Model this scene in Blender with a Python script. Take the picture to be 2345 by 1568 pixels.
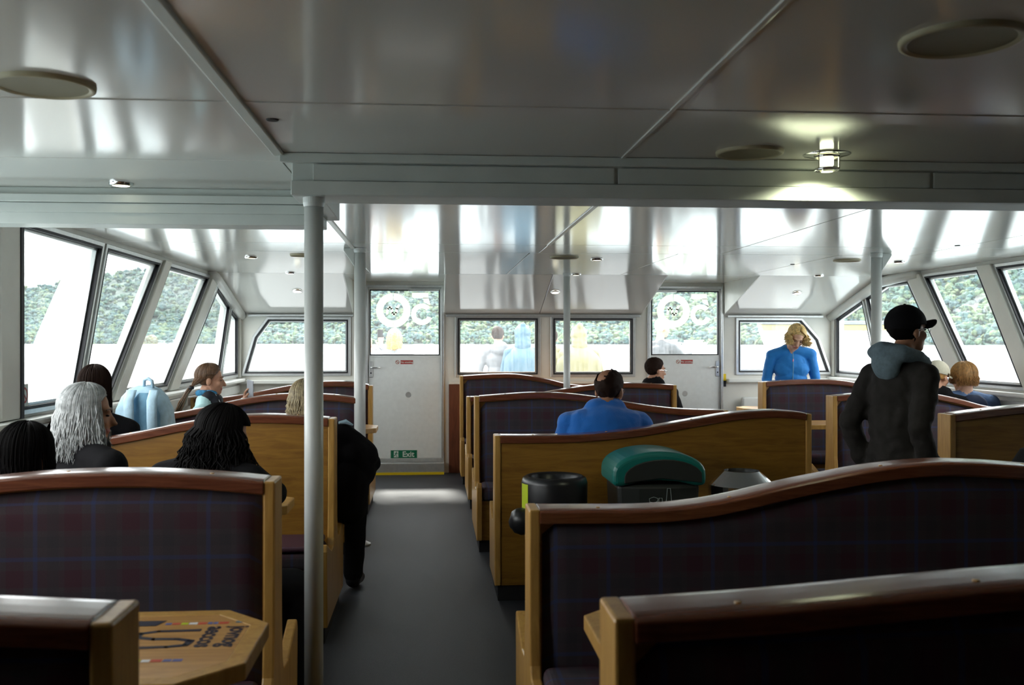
import bpy, bmesh, math, random
import numpy as np
from mathutils import Vector, Matrix, noise

# ------------------------------------------------------------------ scene, camera, light
for o in list(bpy.data.objects):
    bpy.data.objects.remove(o, do_unlink=True)
scene = bpy.context.scene
C = scene.collection
R = math.radians

cam_d = bpy.data.cameras.new('camera')
cam_d.sensor_width = 36.0
cam_d.lens = 35.0
cam_d.clip_start = 0.05
cam_d.clip_end = 9000
cam_d.dof.use_dof = True
cam_d.dof.focus_distance = 6.5
cam_d.dof.aperture_fstop = 5.0
cam = bpy.data.objects.new('camera', cam_d)
C.objects.link(cam)
cam.location = (0.0, 0.0, 1.5)
cam.rotation_euler = (R(90), 0, R(-4.58))
scene.camera = cam

SKY = 5.0
world = bpy.data.worlds.new('overcast_sky')
scene.world = world
world.use_nodes = True
wn = world.node_tree.nodes
wl = world.node_tree.links
bg = wn['Background']
bg.inputs['Strength'].default_value = SKY
wtc = wn.new('ShaderNodeTexCoord')
wns = wn.new('ShaderNodeTexNoise')
wns.inputs['Scale'].default_value = 2.2
wns.inputs['Detail'].default_value = 4
wrp = wn.new('ShaderNodeValToRGB')
wrp.color_ramp.elements[0].position = 0.3
wrp.color_ramp.elements[0].color = (0.86, 0.90, 0.95, 1)
wrp.color_ramp.elements[1].position = 0.7
wrp.color_ramp.elements[1].color = (1.0, 0.99, 0.965, 1)
wl.new(wtc.outputs['Generated'], wns.inputs['Vector'])
wl.new(wns.outputs['Fac'], wrp.inputs['Fac'])
wl.new(wrp.outputs['Color'], bg.inputs['Color'])

sun_d = bpy.data.lights.new('soft_sun', 'SUN')
sun_d.energy = 7.5
sun_d.angle = 0.12
sun_d.color = (1.0, 0.96, 0.88)
sun = bpy.data.objects.new('soft_sun', sun_d)
C.objects.link(sun)
sun.location = (-3, 30, 30)
sun.rotation_euler = Vector((-0.10, 1.0, 1.02)).to_track_quat('Z', 'Y').to_euler()

vs = scene.view_settings
vs.view_transform = 'Standard'
vs.look = 'None'
vs.exposure = 0.62
vs.gamma = 1.0
vs.use_curve_mapping = False
cy = scene.cycles
cy.use_denoising = True
cy.use_adaptive_sampling = True
cy.adaptive_threshold = 0.02
cy.max_bounces = 8
cy.diffuse_bounces = 5
cy.glossy_bounces = 4
cy.transparent_max_bounces = 12
cy.sample_clamp_indirect = 6.0
cy.caustics_reflective = False
cy.caustics_refractive = False

# ------------------------------------------------------------------ materials
MATS = {}


def mat(name, col, rough=0.6, metal=0.0, spec=0.5, coat=0.0, emit=None, estr=0.0,
        var=0.0, vscale=8.0, bump=0.0, bscale=40.0, stretch=(1, 1, 1), sheen=0.0, rvar=0.0):
    m = bpy.data.materials.new(name)
    m.use_nodes = True
    nt = m.node_tree
    b = nt.nodes['Principled BSDF']
    b.inputs['Base Color'].default_value = (*col, 1)
    b.inputs['Roughness'].default_value = rough
    b.inputs['Metallic'].default_value = metal
    b.inputs['Specular IOR Level'].default_value = spec
    b.inputs['Coat Weight'].default_value = coat
    b.inputs['Coat Roughness'].default_value = 0.15
    b.inputs['Sheen Weight'].default_value = sheen
    if emit:
        b.inputs['Emission Color'].default_value = (*emit, 1)
        b.inputs['Emission Strength'].default_value = estr
    if var or bump or rvar:
        tc = nt.nodes.new('ShaderNodeTexCoord')
        mp = nt.nodes.new('ShaderNodeMapping')
        mp.inputs['Scale'].default_value = stretch
        nt.links.new(tc.outputs['Object'], mp.inputs['Vector'])
    if var:
        n = nt.nodes.new('ShaderNodeTexNoise')
        n.inputs['Scale'].default_value = vscale
        n.inputs['Detail'].default_value = 5
        nt.links.new(mp.outputs['Vector'], n.inputs['Vector'])
        rp = nt.nodes.new('ShaderNodeValToRGB')
        rp.color_ramp.elements[0].position = 0.3
        rp.color_ramp.elements[1].position = 0.7
        rp.color_ramp.elements[0].color = (*[max(0, c * (1 - var)) for c in col], 1)
        rp.color_ramp.elements[1].color = (*[min(1, c * (1 + var)) for c in col], 1)
        nt.links.new(n.outputs['Fac'], rp.inputs['Fac'])
        nt.links.new(rp.outputs['Color'], b.inputs['Base Color'])
    if rvar:
        n3 = nt.nodes.new('ShaderNodeTexNoise')
        n3.inputs['Scale'].default_value = 3.0
        nt.links.new(mp.outputs['Vector'], n3.inputs['Vector'])
        mr = nt.nodes.new('ShaderNodeMapRange')
        mr.inputs['To Min'].default_value = rough - rvar
        mr.inputs['To Max'].default_value = rough + rvar
        nt.links.new(n3.outputs['Fac'], mr.inputs['Value'])
        nt.links.new(mr.outputs['Result'], b.inputs['Roughness'])
    if bump:
        n2 = nt.nodes.new('ShaderNodeTexNoise')
        n2.inputs['Scale'].default_value = bscale
        n2.inputs['Detail'].default_value = 4
        nt.links.new(mp.outputs['Vector'], n2.inputs['Vector'])
        bp = nt.nodes.new('ShaderNodeBump')
        bp.inputs['Strength'].default_value = bump
        bp.inputs['Distance'].default_value = 0.01
        nt.links.new(n2.outputs['Fac'], bp.inputs['Height'])
        nt.links.new(bp.outputs['Normal'], b.inputs['Normal'])
    MATS[name] = m
    return m


def wood(name, c0, c1, rough, coat, grain=(2.0, 14.0, 14.0), scale=3.0):
    m = mat(name, c0, rough, coat=coat)
    nt = m.node_tree
    b = nt.nodes['Principled BSDF']
    tc = nt.nodes.new('ShaderNodeTexCoord')
    mp = nt.nodes.new('ShaderNodeMapping')
    mp.inputs['Scale'].default_value = grain
    n = nt.nodes.new('ShaderNodeTexNoise')
    n.inputs['Scale'].default_value = scale
    n.inputs['Detail'].default_value = 8
    n.inputs['Roughness'].default_value = 0.6
    n.inputs['Distortion'].default_value = 0.8
    rp = nt.nodes.new('ShaderNodeValToRGB')
    rp.color_ramp.elements[0].position = 0.32
    rp.color_ramp.elements[1].position = 0.68
    rp.color_ramp.elements[0].color = (*c0, 1)
    rp.color_ramp.elements[1].color = (*c1, 1)
    nt.links.new(tc.outputs['Object'], mp.inputs['Vector'])
    nt.links.new(mp.outputs['Vector'], n.inputs['Vector'])
    nt.links.new(n.outputs['Fac'], rp.inputs['Fac'])
    nt.links.new(rp.outputs['Color'], b.inputs['Base Color'])
    return m


def tartan(name):
    m = mat(name, (0.05, 0.05, 0.07), 0.9, spec=0.1)
    nt = m.node_tree
    L = nt.links
    b = nt.nodes['Principled BSDF']
    tc = nt.nodes.new('ShaderNodeTexCoord')
    sp = nt.nodes.new('ShaderNodeSeparateXYZ')
    L.new(tc.outputs['Object'], sp.inputs[0])

    def M(op, a, bb=None):
        n = nt.nodes.new('ShaderNodeMath')
        n.operation = op
        for i, v in enumerate((a, bb)):
            if v is None:
                continue
            if isinstance(v, (int, float)):
                n.inputs[i].default_value = v
            else:
                L.new(v, n.inputs[i])
        return n.outputs[0]
    yz = M('ADD', sp.outputs['Z'], sp.outputs['Y'])

    def band(v, off, per, w):
        fr = M('FRACT', M('DIVIDE', M('ADD', v, off + 50 * per), per))
        d = M('ABSOLUTE', M('SUBTRACT', fr, 0.5))
        return M('LESS_THAN', d, w / per / 2)

    def stripes(off, per, w):
        return M('MULTIPLY', M('ADD', band(sp.outputs['X'], off, per, w), band(yz, off, per, w)), 0.5)
    nz = nt.nodes.new('ShaderNodeTexNoise')
    nz.inputs['Scale'].default_value = 260
    L.new(tc.outputs['Object'], nz.inputs['Vector'])

    def mix(f, a, bcol):
        n = nt.nodes.new('ShaderNodeMix')
        n.data_type = 'RGBA'
        L.new(f, n.inputs[0])
        if isinstance(a, tuple):
            n.inputs[6].default_value = (*a, 1)
        else:
            L.new(a, n.inputs[6])
        n.inputs[7].default_value = (*bcol, 1)
        return n.outputs[2]
    c = mix(M('MULTIPLY', nz.outputs['Fac'], 0.5), (0.058, 0.047, 0.055), (0.096, 0.080, 0.090))
    c = mix(stripes(0.06, 0.172, 0.052), c, (0.072, 0.036, 0.048))
    c = mix(stripes(0.12, 0.172, 0.034), c, (0.055, 0.05, 0.058))
    c = mix(stripes(0.0, 0.172, 0.013), c, (0.050, 0.064, 0.145))
    L.new(c, b.inputs['Base Color'])
    bp = nt.nodes.new('ShaderNodeBump')
    bp.inputs['Strength'].default_value = 0.25
    bp.inputs['Distance'].default_value = 0.002
    L.new(nz.outputs['Fac'], bp.inputs['Height'])
    L.new(bp.outputs['Normal'], b.inputs['Normal'])
    return m


def glass(name, tint, refl=1.0, dirt=0.0):
    m = bpy.data.materials.new(name)
    m.use_nodes = True
    nt = m.node_tree
    nt.nodes.clear()
    out = nt.nodes.new('ShaderNodeOutputMaterial')
    tr = nt.nodes.new('ShaderNodeBsdfTransparent')
    tr.inputs['Color'].default_value = (*tint, 1)
    gl = nt.nodes.new('ShaderNodeBsdfGlossy')
    gl.inputs['Roughness'].default_value = 0.02
    fr = nt.nodes.new('ShaderNodeFresnel')
    geo = nt.nodes.new('ShaderNodeNewGeometry')
    ior = nt.nodes.new('ShaderNodeMapRange')
    ior.inputs['To Min'].default_value = 1.28
    ior.inputs['To Max'].default_value = 1.0 / 1.28
    nt.links.new(geo.outputs['Backfacing'], ior.inputs['Value'])
    nt.links.new(ior.outputs['Result'], fr.inputs['IOR'])
    mx = nt.nodes.new('ShaderNodeMixShader')
    nt.links.new(fr.outputs[0], mx.inputs[0])
    nt.links.new(tr.outputs[0], mx.inputs[1])
    nt.links.new(gl.outputs[0], mx.inputs[2])
    last = mx
    if dirt:
        df = nt.nodes.new('ShaderNodeBsdfTranslucent')
        df.inputs['Color'].default_value = (0.9, 0.93, 0.95, 1)
        tc = nt.nodes.new('ShaderNodeTexCoord')
        mp = nt.nodes.new('ShaderNodeMapping')
        mp.inputs['Scale'].default_value = (30, 30, 3)
        nz = nt.nodes.new('ShaderNodeTexNoise')
        nz.inputs['Scale'].default_value = 1.5
        nz.inputs['Detail'].default_value = 6
        mr = nt.nodes.new('ShaderNodeMapRange')
        mr.inputs['From Min'].default_value = 0.3
        mr.inputs['From Max'].default_value = 0.8
        mr.inputs['To Min'].default_value = dirt * 0.4
        mr.inputs['To Max'].default_value = dirt * 1.6
        nt.links.new(tc.outputs['Object'], mp.inputs['Vector'])
        nt.links.new(mp.outputs['Vector'], nz.inputs['Vector'])
        nt.links.new(nz.outputs['Fac'], mr.inputs['Value'])
        m2 = nt.nodes.new('ShaderNodeMixShader')
        nt.links.new(mr.outputs['Result'], m2.inputs[0])
        nt.links.new(mx.outputs[0], m2.inputs[1])
        nt.links.new(df.outputs[0], m2.inputs[2])
        last = m2
    nt.links.new(last.outputs[0], out.inputs['Surface'])
    MATS[name] = m
    return m


mat('ceiling_gloss', (0.66, 0.645, 0.605), 0.12, spec=0.75, rvar=0.03, stretch=(1, 0.3, 1))
mat('seam_dark', (0.04, 0.04, 0.045), 0.8)
mat('white_paint', (0.78, 0.79, 0.75), 0.35, var=0.04, vscale=5)
mat('wall_cream', (0.76, 0.75, 0.69), 0.4, var=0.05, vscale=4)
mat('door_paint', (0.84, 0.87, 0.86), 0.4, var=0.03, vscale=20)
mat('beam_paint', (0.58, 0.61, 0.58), 0.45, var=0.05, vscale=6)
mat('aluminium', (0.62, 0.64, 0.64), 0.35, metal=0.7, var=0.06, vscale=30)
mat('rubber', (0.012, 0.012, 0.016), 0.6)
mat('pole_paint', (0.62, 0.64, 0.62), 0.3, var=0.04, vscale=7)
mat('vent_cream', (0.42, 0.37, 0.24), 0.55, var=0.06, vscale=20)
mat('vent_mesh', (0.24, 0.21, 0.13), 0.7)
mat('chrome', (0.75, 0.76, 0.77), 0.12, metal=1.0)
mat('lamp_lens', (1, 0.97, 0.85), 0.3, emit=(1.0, 0.95, 0.72), estr=4.0)
mat('lamp_bright', (1, 0.97, 0.8), 0.3, emit=(0.95, 1.0, 0.62), estr=5.0)
mat('carpet', (0.028, 0.030, 0.036), 0.5, spec=0.25, var=0.25, vscale=120, bump=0.25, bscale=300)
mat('yellow_strip', (0.85, 0.62, 0.01), 0.5)
wood('oak', (0.21, 0.092, 0.011), (0.34, 0.165, 0.023), 0.42, 0.12, (2.0, 16.0, 16.0), 2.2)
wood('oak_upright', (0.41, 0.21, 0.045), (0.57, 0.325, 0.085), 0.4, 0.2, (16.0, 16.0, 2.0), 2.2)
wood('oak_table', (0.44, 0.215, 0.06), (0.62, 0.34, 0.11), 0.3, 0.2, (2.0, 18.0, 18.0), 2.4)
wood('mahogany', (0.11, 0.030, 0.014), (0.21, 0.065, 0.028), 0.24, 0.6, (2.0, 22.0, 22.0), 3.0)
wood('wainscot', (0.10, 0.030, 0.016), (0.17, 0.055, 0.028), 0.4, 0.2, (10.0, 10.0, 1.2), 3.0)
tartan('tartan')
mat('vinyl_plum', (0.075, 0.03, 0.05), 0.5)
mat('kick_black', (0.012, 0.012, 0.013), 0.7)
glass('pane_glass', (0.97, 0.985, 0.98), dirt=0.03)
mat('sticker_white', (0.80, 0.82, 0.80), 0.6)
_nt = MATS['sticker_white'].node_tree
_tl = _nt.nodes.new('ShaderNodeBsdfTranslucent')
_tl.inputs['Color'].default_value = (0.62, 0.64, 0.59, 1)
_mx = _nt.nodes.new('ShaderNodeMixShader')
_mx.inputs[0].default_value = 0.75
_nt.links.new(_nt.nodes['Principled BSDF'].outputs[0], _mx.inputs[1])
_nt.links.new(_tl.outputs[0], _mx.inputs[2])
_nt.links.new(_mx.outputs[0], _nt.nodes['Material Output'].inputs['Surface'])
mat('sign_green', (0.0, 0.16, 0.075), 0.5)
mat('sign_white', (0.75, 0.80, 0.74), 0.5)
mat('sign_red', (0.42, 0.03, 0.02), 0.5)
mat('bin_black', (0.010, 0.010, 0.012), 0.35, bump=0.05)
mat('bin_green', (0.006, 0.145, 0.125), 0.35)
mat('bin_charcoal', (0.016, 0.019, 0.018), 0.5)
mat('lime', (0.50, 0.62, 0.02), 0.5)
mat('print_navy', (0.015, 0.012, 0.03), 0.5)
mat('print_red', (0.55, 0.07, 0.04), 0.5)
mat('print_blue', (0.12, 0.14, 0.35), 0.5)
mat('print_slate', (0.10, 0.17, 0.22), 0.5)
mat('print_white', (0.8, 0.8, 0.8), 0.5)
mat('line_pale', (0.30, 0.36, 0.35), 0.6)

# ------------------------------------------------------------------ mesh helpers


class MB:
    def __init__(self):
        self.v = []
        self.f = []
        self.m = []
        self.cur = 0

    def add(self, vs, fs):
        o = len(self.v)
        self.v.extend([tuple(p) for p in vs])
        for f in fs:
            self.f.append(tuple(i + o for i in f))
            self.m.append(self.cur)
        return self

    def box(self, x0, x1, y0, y1, z0, z1):
        vs = [(x, y, z) for x in (x0, x1) for y in (y0, y1) for z in (z0, z1)]
        return self.add(vs, [(0, 1, 3, 2), (4, 6, 7, 5), (0, 4, 5, 1), (2, 3, 7, 6), (0, 2, 6, 4), (1, 5, 7, 3)])

    def prism(self, poly, fn, d0, d1):
        n = len(poly)
        vs = [fn(a, b, d0) for a, b in poly] + [fn(a, b, d1) for a, b in poly]
        fs = [tuple(range(n)), tuple(range(2 * n - 1, n - 1, -1))]
        fs += [(i, i + n, (i + 1) % n + n, (i + 1) % n) for i in range(n)]
        return self.add(vs, fs)

    def ring(self, outer, inner, fn, d0, d1):
        n = len(outer)
        vs = [fn(a, b, d) for d in (d0, d1) for p in (outer, inner) for a, b in p]
        fs = []
        for i in range(n):
            j = (i + 1) % n
            fs += [(i, j, n + j, n + i), (2 * n + i, 3 * n + i, 3 * n + j, 2 * n + j),
                   (i, 2 * n + i, 2 * n + j, j), (n + i, n + j, 3 * n + j, 3 * n + i)]
        return self.add(vs, fs)

    def lathe(self, prof, c=(0, 0, 0), n=24, caps=True, M=None, sx=1, sy=1):
        vs = []
        for r, z in prof:
            for k in range(n):
                a = 2 * math.pi * k / n
                p = Vector((r * math.cos(a) * sx, r * math.sin(a) * sy, z))
                if M:
                    p = M @ p
                vs.append((p.x + c[0], p.y + c[1], p.z + c[2]))
        fs = []
        for i in range(len(prof) - 1):
            for k in range(n):
                k2 = (k + 1) % n
                fs.append((i * n + k, i * n + k2, (i + 1) * n + k2, (i + 1) * n + k))
        if caps:
            fs.append(tuple(range(n - 1, -1, -1)))
            b = (len(prof) - 1) * n
            fs.append(tuple(range(b, b + n)))
        return self.add(vs, fs)

    def tube(self, pts, r, n=8, caps=True):
        pts = [Vector(p) for p in pts]
        rs = r if isinstance(r, (list, tuple)) else [r] * len(pts)
        vs, fs = [], []
        up = Vector((0, 0, 1))
        prev = None
        for i, p in enumerate(pts):
            t = (pts[min(i + 1, len(pts) - 1)] - pts[max(i - 1, 0)])
            t = t.normalized() if t.length > 1e-9 else Vector((0, 0, 1))
            if prev is None:
                a = t.orthogonal().normalized() if abs(t.dot(up)) > 0.95 else t.cross(up).normalized()
            else:
                a = (prev - t * prev.dot(t))
                a = a.normalized() if a.length > 1e-6 else t.orthogonal().normalized()
            prev = a
            b = t.cross(a)
            for k in range(n):
                w = 2 * math.pi * k / n
                vs.append(p + (a * math.cos(w) + b * math.sin(w)) * rs[i])
        for i in range(len(pts) - 1):
            for k in range(n):
                k2 = (k + 1) % n
                fs.append((i * n + k, i * n + k2, (i + 1) * n + k2, (i + 1) * n + k))
        if caps:
            fs.append(tuple(range(n - 1, -1, -1)))
            b0 = (len(pts) - 1) * n
            fs.append(tuple(range(b0, b0 + n)))
        return self.add(vs, fs)

    def ellipsoid(self, c, r, nu=16, nv=10, M=None):
        vs = [(0, 0, 1)]
        for i in range(1, nv):
            th = math.pi * i / nv
            for k in range(nu):
                a = 2 * math.pi * k / nu
                vs.append((math.sin(th) * math.cos(a), math.sin(th) * math.sin(a), math.cos(th)))
        vs.append((0, 0, -1))
        out = []
        for p in vs:
            q = Vector((p[0] * r[0], p[1] * r[1], p[2] * r[2]))
            if M:
                q = M @ q
            out.append((q.x + c[0], q.y + c[1], q.z + c[2]))
        fs = [(0, 1 + k, 1 + (k + 1) % nu) for k in range(nu)]
        for i in range(nv - 2):
            for k in range(nu):
                k2 = (k + 1) % nu
                fs.append((1 + i * nu + k, 1 + (i + 1) * nu + k, 1 + (i + 1) * nu + k2, 1 + i * nu + k2))
        l = len(vs) - 1
        b = 1 + (nv - 2) * nu
        fs += [(l, b + (k + 1) % nu, b + k) for k in range(nu)]
        return self.add(out, fs)

    def grid(self, rows, thick=None):
        nr, nc = len(rows), len(rows[0])
        vs = [p for r in rows for p in r]
        fs = [(i * nc + j, i * nc + j + 1, (i + 1) * nc + j + 1, (i + 1) * nc + j)
              for i in range(nr - 1) for j in range(nc - 1)]
        return self.add(vs, fs)

    def build(self, name, m, parent=None, loc=None, bevel=0.0, smooth=False, segs=2, fix=True):
        me = bpy.data.meshes.new(name)
        me.from_pydata(self.v, [], self.f)
        ms = m if isinstance(m, (list, tuple)) else [m]
        for x in ms:
            me.materials.append(MATS[x] if isinstance(x, str) else x)
        if len(ms) > 1:
            me.polygons.foreach_set('material_index', self.m)
        if fix:
            bm = bmesh.new()
            bm.from_mesh(me)
            bmesh.ops.recalc_face_normals(bm, faces=bm.faces)
            bm.to_mesh(me)
            bm.free()
        if smooth:
            me.polygons.foreach_set('use_smooth', [True] * len(me.polygons))
        o = bpy.data.objects.new(name, me)
        C.objects.link(o)
        if parent:
            o.parent = parent
        if loc:
            o.location = loc
        if bevel:
            b = o.modifiers.new('bevel', 'BEVEL')
            b.width = bevel
            b.segments = segs
            b.limit_method = 'ANGLE'
            b.angle_limit = R(40)
        return o


def tag(o, label=None, cat=None, group=None, kind=None):
    if label:
        o['label'] = label
    if cat:
        o['category'] = cat
    if group:
        o['group'] = group
    if kind:
        o['kind'] = kind
    return o


def empty(name, loc=(0, 0, 0), rz=0.0):
    o = bpy.data.objects.new(name, None)
    o.empty_display_size = 0.1
    C.objects.link(o)
    o.location = loc
    o.rotation_euler = (0, 0, rz)
    return o


def copy_tree(o, parent=None):
    c = o.copy()
    C.objects.link(c)
    c.parent = parent
    for ch in list(o.children):
        copy_tree(ch, c)
    return c


def XY(z0=0.0):
    return lambda a, b, d: (a, b, z0 + d)


def XZ(y0=0.0):
    return lambda a, b, d: (a, y0 + d, b)


def YZ(x0=0.0):
    return lambda a, b, d: (x0 + d, a, b)


def inset(poly, d):
    n = len(poly)
    area = sum(poly[i][0] * poly[(i + 1) % n][1] - poly[(i + 1) % n][0] * poly[i][1] for i in range(n))
    s = 1 if area > 0 else -1
    out = []
    for i in range(n):
        p0, p1, p2 = Vector(poly[i - 1]), Vector(poly[i]), Vector(poly[(i + 1) % n])
        e1, e2 = (p1 - p0).normalized(), (p2 - p1).normalized()
        n1, n2 = Vector((-e1.y, e1.x)) * s, Vector((-e2.y, e2.x)) * s
        b = (n1 + n2)
        b = b / max(0.2, b.length_squared) * 2
        q = p1 + b * d
        out.append((q.x, q.y))
    return out


def text_mesh(name, s, size, m, M, parent, extrude=0.0008, bold=0.0):
    cu = bpy.data.curves.new(name, 'FONT')
    cu.body = s
    cu.size = size
    cu.extrude = extrude
    cu.offset = bold
    cu.align_x = 'CENTER'
    cu.align_y = 'CENTER'
    cu.resolution_u = 3
    t = bpy.data.objects.new(name + '_tmp', cu)
    C.objects.link(t)
    me = bpy.data.meshes.new_from_object(t.evaluated_get(bpy.context.evaluated_depsgraph_get()))
    bpy.data.objects.remove(t, do_unlink=True)
    me.transform(M)
    me.materials.clear()
    me.materials.append(MATS[m])
    o = bpy.data.objects.new(name, me)
    C.objects.link(o)
    o.parent = parent
    return o
# ------------------------------------------------------------------ the cabin shell
XL, XR, YF, ZC = -2.2, 4.77, 11.5, 2.2
YB = -2.6


def struct(o):
    o['kind'] = 'structure'
    return o


floor = struct(MB().box(XL - 0.1, XR + 0.1, YB, YF + 0.1, -0.06, 0.0).build('floor', 'carpet'))
roof = struct(MB().box(XL - 0.25, XR + 0.25, YB - 0.1, YF + 0.12, ZC + 0.05, ZC + 0.12).build('roof', 'white_paint'))

# ceiling: backing + separate glossy panels with open joints
ceil = struct(MB().box(XL - 0.1, XR + 0.1, YB, YF, ZC + 0.022, ZC + 0.04).build('ceiling', 'seam_dark'))


def ceiling_panel(x0, x1, y0, y1, g=0.0028):
    MB().box(x0 + g, x1 - g, y0 + g, y1 - g, ZC, ZC + 0.02).build('ceiling_panel', 'ceiling_gloss', ceil, bevel=0.002, segs=1)


xs_near = [XL, -0.555, 0.72, 2.28, 3.85, XR]
for i in range(5):
    for (a, b) in ((YB, -0.2), (-0.2, 2.95), (2.95, 3.9)):
        ceiling_panel(xs_near[i], xs_near[i + 1], a, b)
xs_mid = [XL, -0.58, 0.83, 2.28, 3.85, XR]
for i in range(5):
    for (a, b) in ((3.9, 7.1), (7.1, 7.75)):
        ceiling_panel(xs_mid[i], xs_mid[i + 1], a, b)
xs_far = [XL, -0.62, 0.76, 1.94, 3.25, XR]
for i in range(5):
    ceiling_panel(xs_far[i], xs_far[i + 1], 7.75, 10.2)
# over the doors the flat ceiling runs on to the front wall
ceiling_panel(-0.9, 0.14, 10.2, YF)
ceiling_panel(2.44, 3.43, 10.2, YF)

# joint trims on the ceiling
MB().box(-0.585, -0.545, YB, 3.74, ZC - 0.012, ZC + 0.001).build('joint_strip', 'beam_paint', ceil, bevel=0.004)
MB().box(0.712, 0.728, YB, 3.74, ZC - 0.005, ZC + 0.001).build('joint_strip', 'ceiling_gloss', ceil, bevel=0.002)
MB().box(XL, XR, 2.942, 2.958, ZC - 0.003, ZC + 0.001).build('joint_strip', 'ceiling_gloss', ceil, bevel=0.002)
MB().box(0.82, 0.845, 3.9, 7.1, ZC - 0.006, ZC + 0.001).build('joint_strip', 'aluminium', ceil, bevel=0.002)
MB().box(-0.60, -0.57, 4.8, 7.75, ZC - 0.008, ZC + 0.001).build('joint_strip', 'white_paint', ceil, bevel=0.002)
for (a, b) in ((-0.50, 3.175), (3.216, 8.687), (3.781, 6.91), (-1.376, 4.47)):
    MB().lathe([(0.001, -0.004), (0.018, -0.004), (0.022, 0.002)], (a, b, ZC), 14).build('screw_hole', 'rubber', ceil)

# sloping front soffit with notches over the doors
ZS = 1.825


def soffit(x0, x1):
    g = 0.003
    mb = MB()
    mb.prism([(10.2, ZC), (YF, ZS), (YF, ZS + 0.03), (10.2, ZC + 0.02)], YZ(0), x0 + g, x1 - g)
    mb.build('soffit_panel', 'ceiling_gloss', ceil, bevel=0.002, segs=1)


for a, b in ((XL, -0.9), (0.14, 1.24), (1.24, 2.44), (3.43, XR)):
    soffit(a, b)
for x in (-0.9, 0.14, 2.44, 3.43):
    MB().prism([(10.2, ZC), (YF, ZS), (YF, ZC)], YZ(x), -0.006, 0.006).build('soffit_cheek', 'white_paint', ceil)
MB().tube([(XL + 0.03, 10.0, ZC - 0.02), (XL + 0.03, 10.25, ZC - 0.06), (XL + 0.04, YF, ZS - 0.02)], 0.055, 12).build('cove_roll', 'white_paint', ceil, smooth=True)
MB().tube([(XR - 0.03, 9.4, ZC - 0.02), (XR - 0.03, 10.2, ZC - 0.06), (XR - 0.04, YF, ZS - 0.02)], 0.055, 12).build('cove_roll', 'white_paint', ceil, smooth=True)

# transverse beams under the ceiling
beam = struct(MB().box(-0.52, XR, 3.75, 3.95, 2.045, ZC).build('trim_1', 'beam_paint', bevel=0.004))
MB().box(-0.52, XR, 3.725, 3.75, 2.045, 2.098).build('lower_band', 'beam_paint', beam, bevel=0.003)
MB().box(-0.56, XR, 3.715, 3.75, 2.166, 2.199).build('upper_band', 'beam_paint', beam, bevel=0.003)
for a, b in ((-0.44, 0.69), (0.705, 1.935), (1.95, 3.2), (3.215, XR)):
    MB().box(a, b, 3.738, 3.751, 2.101, 2.162).build('fascia_panel', 'beam_paint', beam, bevel=0.002)
beam2 = struct(MB().box(XL, -0.50, 4.63, 4.80, 2.035, ZC).build('trim_2', 'beam_paint', bevel=0.004))
MB().box(XL, -0.52, 4.60, 4.63, 2.13, 2.165).build('upper_band', 'beam_paint', beam2, bevel=0.003)
MB().box(XL, -0.52, 4.615, 4.63, 2.085, 2.128).build('fascia_panel', 'beam_paint', beam2, bevel=0.002)
link = struct(MB().box(-0.52, -0.44, 3.95, 4.80, 2.08, ZC).build('trim_3', 'beam_paint', bevel=0.004))


def wall_cells(mb, u0, u1, v0, v1, holes, fn, d0, d1):
    us = sorted({u0, u1, *[h[0] for h in holes], *[h[1] for h in holes]})
    vv = sorted({v0, v1, *[h[2] for h in holes], *[h[3] for h in holes]})
    for i in range(len(us) - 1):
        for j in range(len(vv) - 1):
            cu, cv = (us[i] + us[i + 1]) / 2, (vv[j] + vv[j + 1]) / 2
            if any(h[0] < cu < h[1] and h[2] < cv < h[3] for h in holes):
                continue
            mb.prism([(us[i], vv[j]), (us[i + 1], vv[j]), (us[i + 1], vv[j + 1]), (us[i], vv[j + 1])], fn, d0, d1)


# front wall
FLP = [(-2.16, 1.12), (-0.93, 1.12), (-0.93, 1.79), (-1.87, 1.79), (-2.03, 1.57)]
FRP = [(3.57, 1.12), (4.74, 1.12), (4.585, 1.55), (4.37, 1.79), (3.57, 1.79)]
MLP = [(0.262, 1.10), (1.248, 1.10), (1.248, 1.81), (0.262, 1.81)]
MRP = [(1.372, 1.10), (2.365, 1.10), (2.365, 1.81), (1.372, 1.81)]
D1 = (-0.765, 0.135, 0.0, 2.16)
D2 = (2.51, 3.415, 0.0, 2.16)
mb = MB()
holes = [D1, D2] + [(min(p[0] for p in P), max(p[0] for p in P), min(p[1] for p in P), max(p[1] for p in P)) for P in (FLP, FRP, MLP, MRP)]
wall_cells(mb, XL - 0.1, XR + 0.1, 0, ZC + 0.05, holes, XZ(YF), 0.0, 0.08)
mb.prism([(-2.16, 1.12), (-2.03, 1.57), (-1.87, 1.79), (-2.16, 1.79)], XZ(YF), 0, 0.08)
mb.prism([(4.74, 1.12), (4.74, 1.79), (4.37, 1.79), (4.585, 1.55)], XZ(YF), 0, 0.08)
wall_front = struct(mb.build('wall_front', 'wall_cream'))
MB().box(0.19, 2.46, 11.475, YF, 0.0, 1.02).build('wainscot_panel', 'wainscot', wall_front, bevel=0.003)
MB().box(0.19, 2.46, 11.465, YF, 1.02, 1.055).build('wainscot_cap', 'white_paint', wall_front, bevel=0.004)
for a, b in ((XL, -0.80), (3.46, XR)):
    MB().box(a, b, 11.42, YF, 1.03, 1.075).build('ledge', 'white_paint', wall_front, bevel=0.01)
for a, b in ((XL + 0.12, -0.9), (0.16, 2.42), (3.46, XR - 0.15)):
    MB().box(a, b, 11.455, YF, ZS - 0.03, ZS - 0.005).build('curtain_rail', 'aluminium', wall_front, bevel=0.005)
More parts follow.
